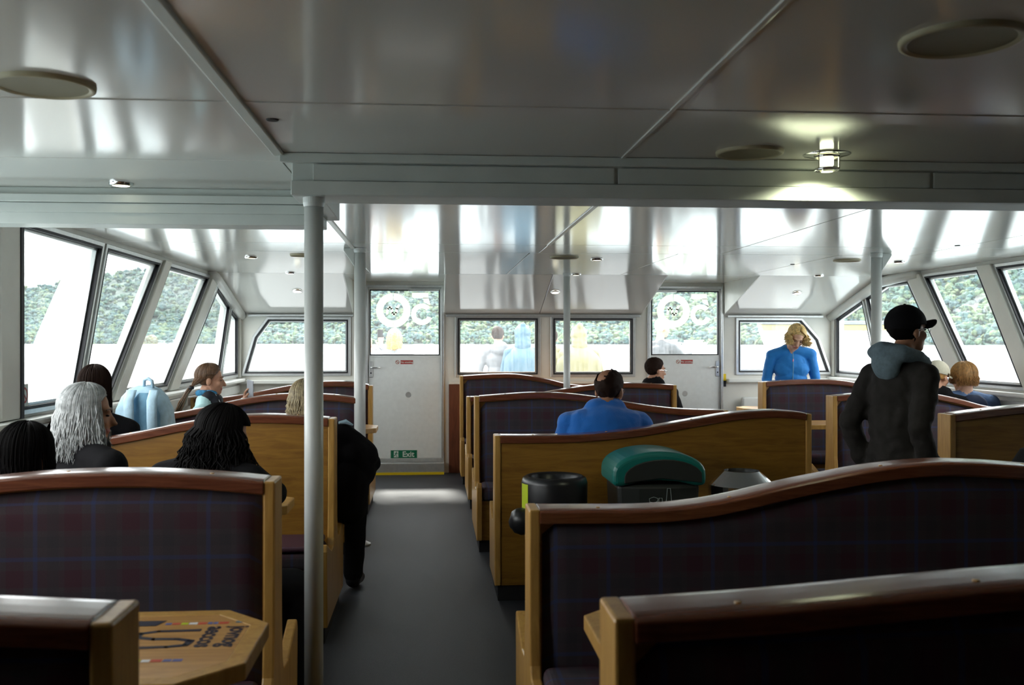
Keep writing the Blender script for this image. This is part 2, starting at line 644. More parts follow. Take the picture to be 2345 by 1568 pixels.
# radiator panel by the right front window
MB().box(3.62, 4.3, 11.40, 11.47, 0.42, 0.86).build('wall_heater', 'white_paint', wall_front, bevel=0.02)


NW = [0]


def window(poly, fn, side, fr=0.03, mat_fr='aluminium'):
    # side: sign of the inward direction along the third axis
    NW[0] += 1
    i1 = inset(poly, fr)
    i2 = inset(i1, 0.015)
    i3 = inset(i2, 0.016)
    w = struct(MB().ring(poly, i1, fn, -0.022 * side, 0.03 * side).build('window_%d' % NW[0], mat_fr, bevel=0.003, segs=1))
    MB().ring(i1, i2, fn, -0.0225 * side, 0.03 * side).build('gasket', 'rubber', w)
    MB().ring(i2, i3, fn, 0.004 * side, 0.03 * side).build('inner_frame', mat_fr, w)
    MB().prism(i2, fn, 0.012 * side, 0.016 * side).build('pane', 'pane_glass', w)
    return w


for P in (FLP, MLP, MRP, FRP):
    window(P, XZ(YF), 1)


# side walls with raked pillars
def side_wall(name, x, side, polys, pillars, solid):
    fn = YZ(x)
    mb = MB()
    mb.prism([(YB, 0), (YF, 0), (YF, 1.11), (YB, 1.11)], fn, 0, 0.09 * side)
    mb.prism([(YB, 2.165), (YF, 2.165), (YF, ZC + 0.05), (YB, ZC + 0.05)], fn, 0, 0.09 * side)
    for s in solid:
        mb.prism(s, fn, 0, 0.09 * side)
    w = struct(mb.build(name, 'wall_cream'))
    for p in pillars:
        MB().prism(p, fn, -0.045 * side, 0.09 * side).build('pillar', 'wall_cream', w, bevel=0.008)
    MB().box(*sorted((x, x - 0.10 * side)), YB, YF, 1.055, 1.095).build('window_sill', 'white_paint', w, bevel=0.012)
    MB().box(*sorted((x, x - 0.03 * side)), YB, YF, 0.93, 1.02).build('wall_band', 'white_paint', w, bevel=0.006)
    for p in polys:
        window(p, fn, side)
    return w


side_wall('wall_left', XL, -1,
          [[(1.35, 1.11), (2.4, 1.11), (2.4, 2.165), (1.35, 2.165)],
           [(2.6, 1.11), (5.19, 1.11), (5.19, 2.165), (2.6, 2.165)],
           [(5.42, 1.11), (6.32, 1.11), (6.85, 2.165), (5.42, 2.165)],
           [(6.36, 1.11), (6.96, 1.11), (8.30, 2.165), (6.89, 2.165)],
           [(7.16, 1.11), (8.42, 1.11), (10.08, 2.165), (8.50, 2.165)],
           [(8.70, 1.11), (10.46, 1.11), (11.02, 1.90), (10.38, 2.09)],
           [(10.50, 1.11), (11.43, 1.11), (11.43, 1.80), (11.06, 1.89)]],
          [[(5.19, 1.1), (5.42, 1.1), (5.42, 2.17), (5.19, 2.17)],
           [(6.96, 1.1), (7.16, 1.1), (8.50, 2.17), (8.30, 2.17)],
           [(8.42, 1.1), (8.70, 1.1), (10.38, 2.17), (10.08, 2.17)],
           [(11.43, 1.1), (11.5, 1.1), (11.5, 1.85), (11.43, 1.85)]],
          [[(YB, 1.11), (1.35, 1.11), (1.35, 2.165), (YB, 2.165)],
           [(2.4, 1.11), (2.6, 1.11), (2.6, 2.165), (2.4, 2.165)],
           [(6.32, 1.11), (6.36, 1.11), (6.89, 2.165), (6.85, 2.165)],
           [(10.46, 1.11), (10.50, 1.11), (11.06, 1.89), (11.02, 1.90)],
           [(10.38, 2.165), (10.38, 2.09), (11.02, 1.90), (11.06, 1.89), (11.43, 1.80), (11.5, 1.80), (11.5, 2.165)]])
side_wall('wall_right', XR, 1,
          [[(10.26, 1.11), (11.43, 1.11), (11.43, 1.80), (10.68, 2.0)],
           [(8.70, 1.11), (10.22, 1.11), (10.64, 2.01), (10.15, 2.14), (9.62, 2.14)],
           [(7.62, 1.11), (8.44, 1.11), (9.36, 2.165), (8.34, 2.165)],
           [(5.3, 1.11), (7.40, 1.11), (8.12, 2.165), (5.7, 2.165)]],
          [[(8.44, 1.1), (8.70, 1.1), (9.62, 2.17), (9.36, 2.17)],
           [(7.40, 1.1), (7.62, 1.1), (8.34, 2.17), (8.12, 2.17)],
           [(5.1, 1.1), (5.3, 1.1), (5.7, 2.17), (5.5, 2.17)],
           [(11.43, 1.1), (11.5, 1.1), (11.5, 1.85), (11.43, 1.85)]],
          [[(YB, 1.11), (5.1, 1.11), (5.5, 2.165), (YB, 2.165)],
           [(10.22, 1.11), (10.26, 1.11), (10.68, 2.0), (10.64, 2.01)],
           [(9.62, 2.165), (9.62, 2.14), (10.15, 2.14), (10.64, 2.01), (10.68, 2.0), (11.43, 1.80), (11.5, 1.80), (11.5, 2.165)]])
struct(MB().box(XL - 0.1, XR + 0.1, YB - 0.08, YB, 0, ZC + 0.05).build('wall_back', 'wainscot'))


# doors -------------------------------------------------------------
def arc(cx, cy, r, a0, a1, n):
    return [(cx + r * math.cos(R(a0 + (a1 - a0) * k / n)), cy + r * math.sin(R(a0 + (a1 - a0) * k / n))) for k in range(n + 1)]


def thick_arc(mb, cx, cy, r0, r1, a0, a1, fn, d, n=28):
    A, B = arc(cx, cy, r1, a0, a1, n), arc(cx, cy, r0, a0, a1, n)
    for i in range(n):
        mb.prism([A[i], A[i + 1], B[i + 1], B[i]], fn, 0, d)


def no_smoking(x0, z0, y, parent):
    s = MB().box(x0 + 0.062, x0 + 0.205, y - 0.003, y, z0, z0 + 0.044).build('no_smoking_sign', 'sign_red', parent)
    s['label'] = 'small red sign with white lettering'
    text_mesh('lettering', 'No smoking', 0.028, 'sign_white',
              Matrix.Translation((x0 + 0.134, y - 0.0035, z0 + 0.021)) @ Matrix.Rotation(R(90), 4, 'X'), s, bold=0.0004)
    mb = MB()
    mb.lathe([(0.0001, 0), (0.024, 0)], (0, 0, 0), 20, caps=False, M=Matrix.Rotation(R(90), 3, 'X'))
    mb.v = [(a + x0 + 0.026, b + y - 0.003, c + z0 + 0.022) for a, b, c in mb.v]
    mb.build('disc', 'sign_white', s)
    mb = MB()
    fn = XZ(y - 0.0042)
    thick_arc(mb, x0 + 0.026, z0 + 0.022, 0.017, 0.022, 0, 360, fn, 0.0006, 20)
    c = math.cos(R(45)) * 0.019
    mb.prism([(x0 + 0.026 - c - 0.002, z0 + 0.022 + c - 0.002), (x0 + 0.026 - c + 0.002, z0 + 0.022 + c + 0.002),
              (x0 + 0.026 + c + 0.002, z0 + 0.022 - c + 0.002), (x0 + 0.026 + c - 0.002, z0 + 0.022 - c - 0.002)], fn, 0, 0.0006)
    mb.build('prohibition_ring', 'sign_red', s)


def door(n, x0, x1, handle_left, exit_sign):
    ya, yb = YF + 0.005, YF + 0.05
    g = 0.03
    a, b = x0 + g, x1 - g
    d = struct(MB().box(a, b, ya, yb, 0.17, 1.33).build('door_%d' % n, 'door_paint', bevel=0.004))
    op = [(a, 1.33), (b, 1.33), (b, 2.13), (a, 2.13)]
    gl = [(a + 0.02, 1.352), (b - 0.02, 1.352), (b - 0.02, 2.105), (a + 0.02, 2.105)]
    MB().ring(op, gl, XZ(ya), 0, 0.045).build('stile_frame', 'door_paint', d, bevel=0.003)
    g2 = inset(gl, 0.012)
    MB().ring(gl, g2, XZ(ya), -0.001, 0.04).build('gasket', 'rubber', d)
    MB().prism(g2, XZ(ya), 0.02, 0.025).build('pane', 'pane_glass', d)
    MB().ring([(x0, 0.13), (x1, 0.13), (x1, 2.16), (x0, 2.16)], [(a, 0.17), (b, 0.17), (b, 2.13), (a, 2.13)], XZ(YF - 0.025), 0, 0.11).build('door_frame', 'aluminium', d, bevel=0.004)
    # closer box at the head
    cx = a + 0.46 if handle_left else a + 0.02
    MB().box(cx, cx + (b - cx - 0.03 if handle_left else 0.30), ya - 0.02, ya + 0.02, 2.088, 2.118).build('door_closer', 'aluminium', d, bevel=0.004)
    # step
    st = MB().box(x0 - 0.02, x1 + 0.0, YF - 0.15, YF, 0.0, 0.13).build('door_step', 'aluminium', d, bevel=0.006)
    MB().box(x0 - 0.02, x1, YF - 0.158, YF - 0.15, 0.0, 0.028).build('nosing_strip', 'yellow_strip', st)
    # handle
    hx = a + 0.035 if handle_left else b - 0.035
    hd = MB().box(hx - 0.022, hx + 0.022, ya - 0.012, ya, 1.10, 1.285).build('handle_plate', 'aluminium', d, bevel=0.006)
    s = 1 if handle_left else -1
    MB().tube([(hx, ya - 0.01, 1.215), (hx, ya - 0.045, 1.215), (hx + s * 0.02, ya - 0.05, 1.215), (hx + s * 0.11, ya - 0.05, 1.212)], 0.009, 8).build('lever', 'chrome', hd, smooth=True)
    MB().lathe([(0.001, 0), (0.009, 0)], (0, 0, 0), 10, caps=False, M=Matrix.Rotation(R(90), 3, 'X')).build('keyhole', 'rubber', hd, loc=(hx, ya - 0.0125, 1.15))
    # round plate in the middle
    px = (a + b) / 2 + (0.04 if handle_left else 0.0)
    MB().lathe([(0.001, 0.004), (0.030, 0.004), (0.034, 0)], (0, 0, 0), 18, M=Matrix.Rotation(R(90), 3, 'X')).build('round_plate', 'aluminium', d, loc=(px, ya, 0.90))
    no_smoking(x0 + 0.34, 1.252, ya, d)
    if exit_sign:
        ex = MB().box(-0.475, -0.175, ya - 0.003, ya, 0.172, 0.262).build('exit_sign', 'sign_green', d)
        ex['label'] = 'green exit sign with running figure'
        text_mesh('lettering', 'Exit', 0.088, 'sign_white', Matrix.Translation((-0.275, ya - 0.0035, 0.214)) @ Matrix.Rotation(R(90), 4, 'X'), ex, bold=0.002)
        MB().box(-0.440, -0.388, ya - 0.0036, ya - 0.003, 0.181, 0.254).build('doorway', 'sign_white', ex)
        f = MB()
        fn = XZ(ya - 0.0042)
        for q in ([(-0.412, 0.240), (-0.404, 0.240), (-0.404, 0.249), (-0.412, 0.249)],
                  [(-0.425, 0.214), (-0.412, 0.210), (-0.404, 0.238), (-0.414, 0.238)],
                  [(-0.432, 0.226), (-0.416, 0.236), (-0.416, 0.231), (-0.429, 0.222)],
                  [(-0.408, 0.232), (-0.390, 0.224), (-0.390, 0.219), (-0.410, 0.226)],
                  [(-0.424, 0.214), (-0.420, 0.203), (-0.440, 0.196), (-0.440, 0.201)],
                  [(-0.418, 0.213), (-0.411, 0.210), (-0.398, 0.184), (-0.405, 0.184)]):
            f.prism(q, fn, 0, 0.0006)
        f.build('running_figure', 'sign_green', ex)
        MB().ring([(-0.482, 0.166), (-0.168, 0.166), (-0.168, 0.268), (-0.482, 0.268)],
                  [(-0.475, 0.172), (-0.175, 0.172), (-0.175, 0.262), (-0.475, 0.262)], XZ(ya - 0.003), 0, 0.003).build('border', 'sign_white', ex)
    # anniversary sticker on the glass, seen from behind (mirrored 50 with a wave in the ring)
    fn = XZ(ya + 0.017)
    ox = x0 + 0.318
    zc = 1.87
    mb = MB()
    thick_arc(mb, ox, zc, 0.116, 0.198, 91.5, 269.0, fn, 0.002)
    thick_arc(mb, ox, zc, 0.116, 0.198, -90.0, 88.5, fn, 0.002)
    ring = mb.build('sticker_ring', 'sticker_white', d)
    mb = MB()
    w = [(-0.070, -0.040), (-0.062, 0.020), (-0.040, 0.040), (-0.018, 0.020), (-0.012, -0.030), (0.008, -0.050), (0.034, -0.030), (0.040, 0.020), (0.064, 0.058)]
    for i in range(len(w) - 1):
        p, q = Vector(w[i]), Vector(w[i + 1])
        t = (q - p).normalized()
        nn = Vector((-t.y, t.x)) * 0.014
        p, q = p - t * 0.006, q + t * 0.006
        mb.prism([(ox + v.x, zc + v.y) for v in (p + nn, q + nn, q - nn, p - nn)], fn, 0, 0.002)
    mb.build('wave_mark', 'sticker_white', ring)
    mb = MB()
    fx = ox + 0.328
    mb.prism([(fx - 0.115, zc + 0.207), (fx + 0.075, zc + 0.207), (fx + 0.075, zc + 0.14), (fx - 0.10, zc + 0.14), (fx - 0.115, zc + 0.16)], fn, 0, 0.002)
    mb.prism([(fx + 0.013, zc + 0.145), (fx + 0.075, zc + 0.145), (fx + 0.10, zc + 0.06), (fx + 0.06, zc + 0.075), (fx + 0.02, zc + 0.10)], fn, 0, 0.002)
    thick_arc(mb, fx, zc - 0.045, 0.066, 0.125, 40, 340, fn, 0.002, 34)
    mb.build('mirrored_five', 'sticker_white', ring)
    # frosted fanlight band over the leaf
    return d


door(1, D1[0], D1[1], True, True)
door(2, D2[0], D2[1], False, False)
MB().box(3.418, 3.45, YF - 0.012, YF, 0.98, 1.13).build('hazard_strip', 'yellow_strip', wall_front)
MB().box(3.418, 3.45, YF - 0.014, YF, 0.98, 1.05).build('hazard_strip', 'rubber', wall_front)
for (px, py, pw, ph) in ((1.31, 1.845, 0.05, 0.012),):
    MB().box(px, px + pw, YF - 0.05, YF - 0.02, py, py + ph).build('bracket', 'rubber', wall_front)

# no-smoking notice on the left window glass
ns = MB().box(XL + 0.001, XL + 0.004, 5.52, 5.62, 1.135, 1.275).build('window_notice', 'sign_white', bpy.data.objects['wall_left'])
mb = MB()
thick_arc(mb, 5.57, 1.215, 0.033, 0.044, 0, 360, YZ(XL + 0.004), 0.001, 22)
mb.prism([(5.536, 1.243), (5.543, 1.250), (5.604, 1.187), (5.597, 1.180)], YZ(XL + 0.004), 0, 0.001)
mb.build('prohibition_ring', 'sign_red', ns)

MB().box(XL, XL + 0.05, 5.415, 5.455, 1.10, 2.17).build('pillar_seal', 'rubber', bpy.data.objects['wall_left'])
# ------------------------------------------------------------------ ceiling fittings
def vent(x, y, r, label, z=ZC):
    o = empty('ceiling_vent', (x, y, z))
    tag(o, label, 'vent', 'round ceiling vents')
    MB().lathe([(r * 0.86, -0.008), (r * 0.93, -0.013), (r, -0.010), (r * 1.01, 0.0)], (0, 0, 0), 40, caps=False).build('rim', 'vent_cream', o, smooth=True)
    MB().lathe([(0.001, -0.004), (r * 0.5, -0.005), (r * 0.87, -0.008)], (0, 0, 0), 40, caps=False).build('grille', 'vent_mesh', o, smooth=True)


vent(-1.049, 2.79, 0.132, 'cream round ceiling vent above the left foreground, by the window')
vent(1.213, 2.20, 0.136, 'large cream round vent in the dark ceiling, nearest on the right')
vent(1.16, 3.57, 0.122, 'flat round vent just before the ceiling beam, left of the lit spotlight')
vent(1.075, 8.08, 0.117, 'small round vent in the far ceiling above the slim centre pole')
vent(3.507, 8.19, 0.112, 'small round vent in the far ceiling beside the right pole')
vent(-1.041, 8.05, 0.09, 'small round vent in the far ceiling, half behind the thick near pole')


def downlight(x, y, z, label, tilt=0.0, spot=False):
    o = empty('downlight', (x, y, z))
    o.rotation_euler = (tilt, 0, 0)
    tag(o, label, 'ceiling light', 'recessed ceiling downlights')
    if spot:
        MB().lathe([(0.048, -0.004), (0.085, -0.002), (0.087, 0.0), (0.05, 0.0)], (0, 0, 0), 28, caps=False).build('flange', 'chrome', o, smooth=True)
        MB().lathe([(0.042, -0.062), (0.045, -0.062), (0.045, -0.052), (0.042, -0.052), (0.042, -0.062)], (0, 0, 0), 28, caps=False).build('lower_ring', 'chrome', o, smooth=True)
        MB().lathe([(0.042, -0.014), (0.045, -0.014), (0.045, -0.004), (0.042, -0.004), (0.042, -0.014)], (0, 0, 0), 28, caps=False).build('upper_ring', 'chrome', o, smooth=True)
        MB().lathe([(0.001, -0.046), (0.020, -0.046), (0.024, -0.040), (0.024, -0.010)], (0, 0, 0), 20, caps=False).build('bulb', 'lamp_bright', o, smooth=True)
        for k in range(3):
            a = k * 2.094 + 1.57
            MB().tube([(0.0435 * math.cos(a), 0.0435 * math.sin(a), -0.055), (0.0435 * math.cos(a), 0.0435 * math.sin(a), -0.005)], 0.003, 6).build('stay', 'chrome', o)
    else:
        MB().lathe([(0.036, -0.010), (0.042, -0.014), (0.05, -0.010), (0.052, 0.0)], (0, 0, 0), 24, caps=False).build('rim', 'chrome', o, smooth=True)
        MB().lathe([(0.001, -0.013), (0.037, -0.011)], (0, 0, 0), 20, caps=False).build('lens', 'lamp_lens', o)
    return o


downlight(1.464, 3.60, ZC, 'lit ring spotlight throwing a bright fan on the ceiling beam', spot=True)
lamp_d = bpy.data.lights.new('spot_lamp', 'SPOT')
lamp_d.energy = 9
lamp_d.color = (0.96, 1.0, 0.68)
lamp_d.spot_size = R(150)
lamp_d.spot_blend = 0.5
lamp_d.shadow_soft_size = 0.02
lamp = bpy.data.objects.new('spot_lamp', lamp_d)
C.objects.link(lamp)
lamp.location = (1.464, 3.60, ZC - 0.075)
lamp.rotation_euler = (R(12), 0, 0)
downlight(-1.364, 4.50, ZC, 'lit downlight in the left ceiling bay above the grey-haired passenger')
downlight(-1.477, 8.29, ZC, 'small downlight in the far left ceiling nearest the raked window pillar')
downlight(1.377, 8.27, ZC, 'small downlight beside the round vent above the centre pole')
downlight(4.036, 8.33, ZC, 'small downlight in the far right ceiling near the window')
sl = math.atan2(ZC - ZS, YF - 10.2)
downlight(-1.42, 10.12, ZC, 'downlight on the crease of the front soffit, left of the thick pole')
downlight(1.47, 10.12, ZC, 'downlight on the crease of the front soffit by the centre pole')
downlight(4.03, 10.12, ZC, 'downlight on the crease of the front soffit at the right')


def on_soffit(x, y):
    return (x, y, ZC - (y - 10.2) * (ZC - ZS) / (YF - 10.2) - 0.001)


downlight(*on_soffit(-1.43, 10.72), 'downlight set in the sloping soffit above the front left window', -sl)
downlight(*on_soffit(1.33, 10.72), 'downlight set in the sloping soffit left of the centre pole', -sl)
downlight(*on_soffit(4.02, 10.72), 'downlight set in the sloping soffit above the front right window', -sl)


# ------------------------------------------------------------------ poles
def pole(x, y, r, ztop, label, gusset=0):
    o = empty('support_pole', (x, y, 0))
    tag(o, label, 'pole')
    MB().lathe([(r, 0.0), (r, ztop)], (0, 0, 0), 28).build('shaft', 'pole_paint', o, smooth=True)
    bpy.context.view_layer.update()
    MB().lathe([(r * 1.9, 0.0), (r * 1.9, 0.012), (r * 1.05, 0.03), (r, 0.03)], (0, 0, 0), 28).build('base_flange', 'pole_paint', o)
    MB().lathe([(r * 1.04, ztop - 0.035), (r * 1.15, ztop - 0.02), (r * 1.15, ztop)], (0, 0, 0), 28, caps=False).build('top_collar', 'pole_paint', o)
    if gusset:
        s = gusset
        MB().prism([(s * r * 0.9, ztop), (s * (r + 0.075), ztop), (s * (r + 0.075), ztop - 0.02), (s * r * 0.9, ztop - 0.14)], XZ(0), -0.02, 0.02).build('gusset', 'pole_paint', o, bevel=0.004)
    return o


pole(-0.445, 3.80, 0.0355, 2.045, 'thick white pole beside the aisle, nearest the camera')
pole(-0.535, 7.45, 0.0425, ZC - 0.001, 'white pole left of the front exit door, with flared top bracket', -1)
pole(3.47, 7.55, 0.041, ZC - 0.001, 'white pole behind the standing man in the black cap', 1)
pole(1.355, 9.98, 0.034, ZC - 0.0, 'slim white pole on the centre line in front of the front windows')


# ------------------------------------------------------------------ benches
def spline(pts):
    def f(s):
        s = max(pts[0][0], min(pts[-1][0], s))
        for i in range(len(pts) - 1):
            if s <= pts[i + 1][0]:
                break
        p0 = pts[max(i - 1, 0)]
        p1, p2 = pts[i], pts[i + 1]
        p3 = pts[min(i + 2, len(pts) - 1)]
        h = p2[0] - p1[0]
        t = (s - p1[0]) / h
        m1 = (p2[1] - p0[1]) / max(1e-6, p2[0] - p0[0]) * h
        m2 = (p3[1] - p1[1]) / max(1e-6, p3[0] - p1[0]) * h
        return (2 * t ** 3 - 3 * t * t + 1) * p1[1] + (t ** 3 - 2 * t * t + t) * m1 + (-2 * t ** 3 + 3 * t * t) * p2[1] + (t ** 3 - t * t) * m2
    return f


def sst(a):
    a = max(0.0, min(1.0, a))
    return a * a * (3 - 2 * a)


def pad(w, zt, side, x_in, y0, thick, z0, m, name, root, rail):
    """upholstered back pad: a soft panel following the wavy top"""
    nx, nz = 40, 14
    rows = []
    for j in range(nz + 1):
        row = []
        for i in range(nx + 1):
            x = x_in + (w - 2 * x_in) * i / nx
            top = zt(x / w) - rail
            z = z0 + (top - z0) * j / nz
            e = min(x - x_in, w - x_in - x, z - z0 + 0.02, top - z)
            k = math.sqrt(max(0.0, 1 - (1 - min(1.0, e / 0.035)) ** 2))
            row.append((x, side * (y0 + thick * k), z))
        rows.append(row)
    back = [[(p[0], side * y0, p[2]) for p in r] for r in rows]
    mb = MB()
    mb.grid(rows)
    n = (nx + 1) * (nz + 1)
    edge = [(0, i) for i in range(nx + 1)] + [(j, nx) for j in range(1, nz + 1)] + [(nz, i) for i in range(nx - 1, -1, -1)] + [(j, 0) for j in range(nz - 1, 0, -1)]
    loop = [rows[j][i] for j, i in edge]
    lb = [back[j][i] for j, i in edge]
    k = len(loop)
    mb.add(loop + lb, [(a, (a + 1) % k, k + (a + 1) % k, k + a) for a in range(k)])
    return mb.build(name, m, root, smooth=True)


def bench(label, x0, x1, y, prof, near='fabric', far='fabric', near_seat=True, far_seat=True, caps=(0.12, 0.35, 0.62, 0.88), hb=0.066):
    """bench with a back in the middle; near = side towards the stern (-Y), far = towards the bow"""
    w = x1 - x0
    zt = spline([(a_, b_ - 0.012) for a_, b_ in prof])
    o = empty('bench', (x0, y, 0))
    tag(o, label, 'bench')
    rail = 0.034
    n = 48
    # core board
    mb = MB()
    top = [(w * i / n, zt(i / n) - 0.02) for i in range(n + 1)]
    mb.prism([(0.03, 0.1), (w - 0.03, 0.1)] + [(min(w - 0.03, max(0.03, a)), b) for a, b in top[::-1]], XZ(0), -hb + 0.03, hb - 0.03)
    mb.build('back_board', 'oak', o)
    # top rail
    pr = []
    hw = hb + 0.014
    for k in range(13):
        a = math.pi * k / 12
        pr.append((hw * math.cos(a) if k not in (0, 12) else hw * math.cos(a), 0.012 * math.sin(a)))
    pr = [(hw, -rail)] + [(hw * math.copysign(abs(c) ** 0.5, c), s) for c, s in [(math.cos(math.pi * k / 12), 0.012 * math.sin(math.pi * k / 12)) for k in range(13)]] + [(-hw, -rail)]
    vs, fs = [], []
    q = len(pr)
    for i in range(n + 1):
        s = 0.034 / w + (1 - 0.068 / w) * i / n
        for (yy, dz) in pr:
            vs.append((w * s, yy, zt(s) + dz))
    for i in range(n):
        for k in range(q):
            k2 = (k + 1) % q
            fs.append((i * q + k, i * q + k2, (i + 1) * q + k2, (i + 1) * q + k))
    fs += [tuple(range(q)), tuple(range(n * q + q - 1, n * q - 1, -1))]
    rl = MB().add(vs, fs).build('top_rail', 'mahogany', o, bevel=0.004)
    cm = None
    for s in caps:
        if cm is None:
            cap = MB().lathe([(0.001, 0.0045), (0.006, 0.004), (0.0075, 0.0)], (0, 0, 0), 10, caps=False).build('screw_cap', 'oak_upright', rl, loc=(w * s, -0.03, zt(s) + 0.0095))
            cm = cap.data
        else:
            c2 = bpy.data.objects.new('screw_cap', cm)
            C.objects.link(c2)
            c2.parent = rl
            c2.location = (w * s, -0.03, zt(s) + 0.0095)
    # end panels (profile seen from the aisle)
    for xe, s in ((0.0, 0.0), (w - 0.036, 1.0)):
        zt0 = zt(s) + 0.010
        fs_ = [(hb + 0.008, zt0)]
        if far_seat:
            fs_ += [(hb + 0.012, 0.62), (hb + 0.03, 0.47), (0.12, 0.435), (0.22, 0.43), (0.44, 0.505), (0.455, 0.47), (0.43, 0.09)]
        else:
            fs_ += [(hb + 0.008, 0.09)]
        ns_ = [(-hb - 0.008, zt0)]
        if near_seat:
            ns_ += [(-hb - 0.012, 0.62), (-hb - 0.03, 0.47), (-0.12, 0.435), (-0.22, 0.43), (-0.44, 0.505), (-0.455, 0.47), (-0.43, 0.09)]
        else:
            ns_ += [(-hb - 0.008, 0.09)]
        MB().prism(fs_ + ns_[::-1], YZ(xe), 0, 0.036).build('end_panel', 'oak_upright', o, bevel=0.006)
    ya = -0.38 if near_seat else -hb + 0.01
    yb = 0.38 if far_seat else hb - 0.01
    MB().box(0.02, w - 0.02, ya, yb, 0.0, 0.09).build('kick_base', 'kick_black', o)
    MB().box(0.036, w - 0.036, (-0.41 if near_seat else -hb + 0.012), (0.41 if far_seat else hb - 0.012), 0.09, 0.37).build('seat_box', 'oak', o)
    for side, kind, seat in ((-1, near, near_seat), (1, far, far_seat)):
        if kind == 'fabric':
            pad(w, zt, side, 0.04, hb - 0.034, 0.034, 0.40 if seat else 0.12, 'tartan', 'back_pad', o, rail + 0.002)
        else:
            mb = MB()
            mb.prism([(0.038, 0.09), (w - 0.038, 0.09)] + [(min(w - 0.038, max(0.038, a)), b - 0.012) for a, b in top[::-1]], XZ(0), side * (hb - 0.031), side * hb)
            mb.build('back_veneer', 'oak', o, bevel=0.002)
        if seat:
            MB().box(0.04, w - 0.04, *sorted((side * 0.075, side * 0.44)), 0.37, 0.465).build('seat_cushion', 'tartan', o, bevel=0.03, segs=4)
    return o


LOW_RIGHT_HI = [(0, 0.962), (0.12, 0.960), (0.28, 0.966), (0.45, 0.995), (0.6, 1.040), (0.74, 1.083), (0.86, 1.100), (0.94, 1.094), (1.0, 1.078)]
# right-hand block (between the two aisles)
bench('dark tartan double bench in the bottom right corner, nearest the camera', 0.30, 2.15, 1.70,
      [(0, 1.045), (0.15, 1.058), (0.38, 1.088), (0.55, 1.100), (0.7, 1.092), (0.85, 1.070), (1, 1.04)])
bench('dark tartan double bench with wavy rail right of the aisle, in front of the bins', 0.31, 2.22, 3.25,
      [(0, 0.964), (0.1, 0.962), (0.21, 0.962), (0.293, 0.974), (0.365, 0.997), (0.438, 1.028), (0.52, 1.058), (0.6, 1.084), (0.68, 1.100), (0.76, 1.104), (0.9, 1.086), (1, 1.06)])
bench('oak-backed bench behind the three bins, seat facing the bow', 0.36, 2.25, 5.83, LOW_RIGHT_HI, near='wood', near_seat=False)
bench('dark tartan bench beyond the man in blue fleece, rail sloping down rightwards', 0.315, 2.25, 7.5,
      [(0, 1.098), (0.1, 1.112), (0.22, 1.126), (0.35, 1.120), (0.5, 1.085), (0.65, 1.035), (0.8, 1.0), (1, 0.985)])
bench('dark tartan bench whose high right end stands before the man in glasses', 0.32, 2.31, 9.35,
      [(0, 0.996), (0.15, 0.998), (0.3, 1.015), (0.46, 1.065), (0.6, 1.102), (0.72, 1.118), (0.86, 1.116), (1, 1.098)])
bench('dark tartan bench against the front wall right of the exit door', 0.30, 2.2, 10.9,
      [(0, 1.138), (0.1, 1.150), (0.22, 1.160), (0.34, 1.155), (0.5, 1.105), (0.62, 1.05), (0.78, 1.02), (1, 1.01)], far_seat=False, far='wood')
# left-hand block (window side)
bench('tartan bench end in the bottom left corner, nearest the camera', -2.15, -0.50, 1.68,
      [(0, 1.0), (0.2, 1.03), (0.4, 1.075), (0.6, 1.090), (0.8, 1.082), (1, 1.062)])
bench('large tartan bench left of the thick pole, blue check lit by the window', -2.15, -0.485, 3.2,
      [(0, 0.98), (0.15, 1.0), (0.3, 1.04), (0.45, 1.080), (0.58, 1.100), (0.72, 1.105), (0.86, 1.095), (1, 1.072)])
bench('oak-backed bench on the left, in front of the light blue rucksack', -2.15, -0.515, 5.4,
      [(0, 0.975), (0.2, 0.99), (0.36, 1.03), (0.5, 1.075), (0.62, 1.108), (0.75, 1.122), (0.88, 1.115), (1, 1.098)], near='wood', near_seat=True)
bench('tartan bench behind the blond passenger at the thick pole', -2.15, -0.53, 7.5,
      [(0, 0.975), (0.14, 0.985), (0.3, 1.03), (0.46, 1.085), (0.6, 1.118), (0.74, 1.125), (0.88, 1.115), (1, 1.09)])
bench('farthest tartan bench on the left, its end by the exit door', -2.15, -0.54, 9.15,
      [(0, 1.01), (0.15, 1.01), (0.3, 1.04), (0.46, 1.09), (0.62, 1.135), (0.76, 1.152), (0.9, 1.145), (1, 1.112)])
# right-hand window block
bench('lit tartan bench in front of the standing woman in blue', 3.16, 4.72, 9.4,
      [(0, 1.122), (0.15, 1.138), (0.32, 1.146), (0.5, 1.135), (0.68, 1.09), (0.84, 1.04), (1, 1.02)])
bench('tartan bench right of the far aisle, half hidden by the standing man', 3.09, 4.72, 7.55,
      [(0, 1.088), (0.15, 1.108), (0.32, 1.122), (0.48, 1.108), (0.62, 1.065), (0.78, 1.0), (1, 0.975)])
bench('oak-backed bench at the right edge, behind the standing man', 2.98, 4.72, 5.6,
      [(0, 1.085), (0.15, 1.115), (0.3, 1.137), (0.45, 1.14), (0.65, 1.1), (0.85, 1.02), (1, 0.98)], near='wood', near_seat=False)


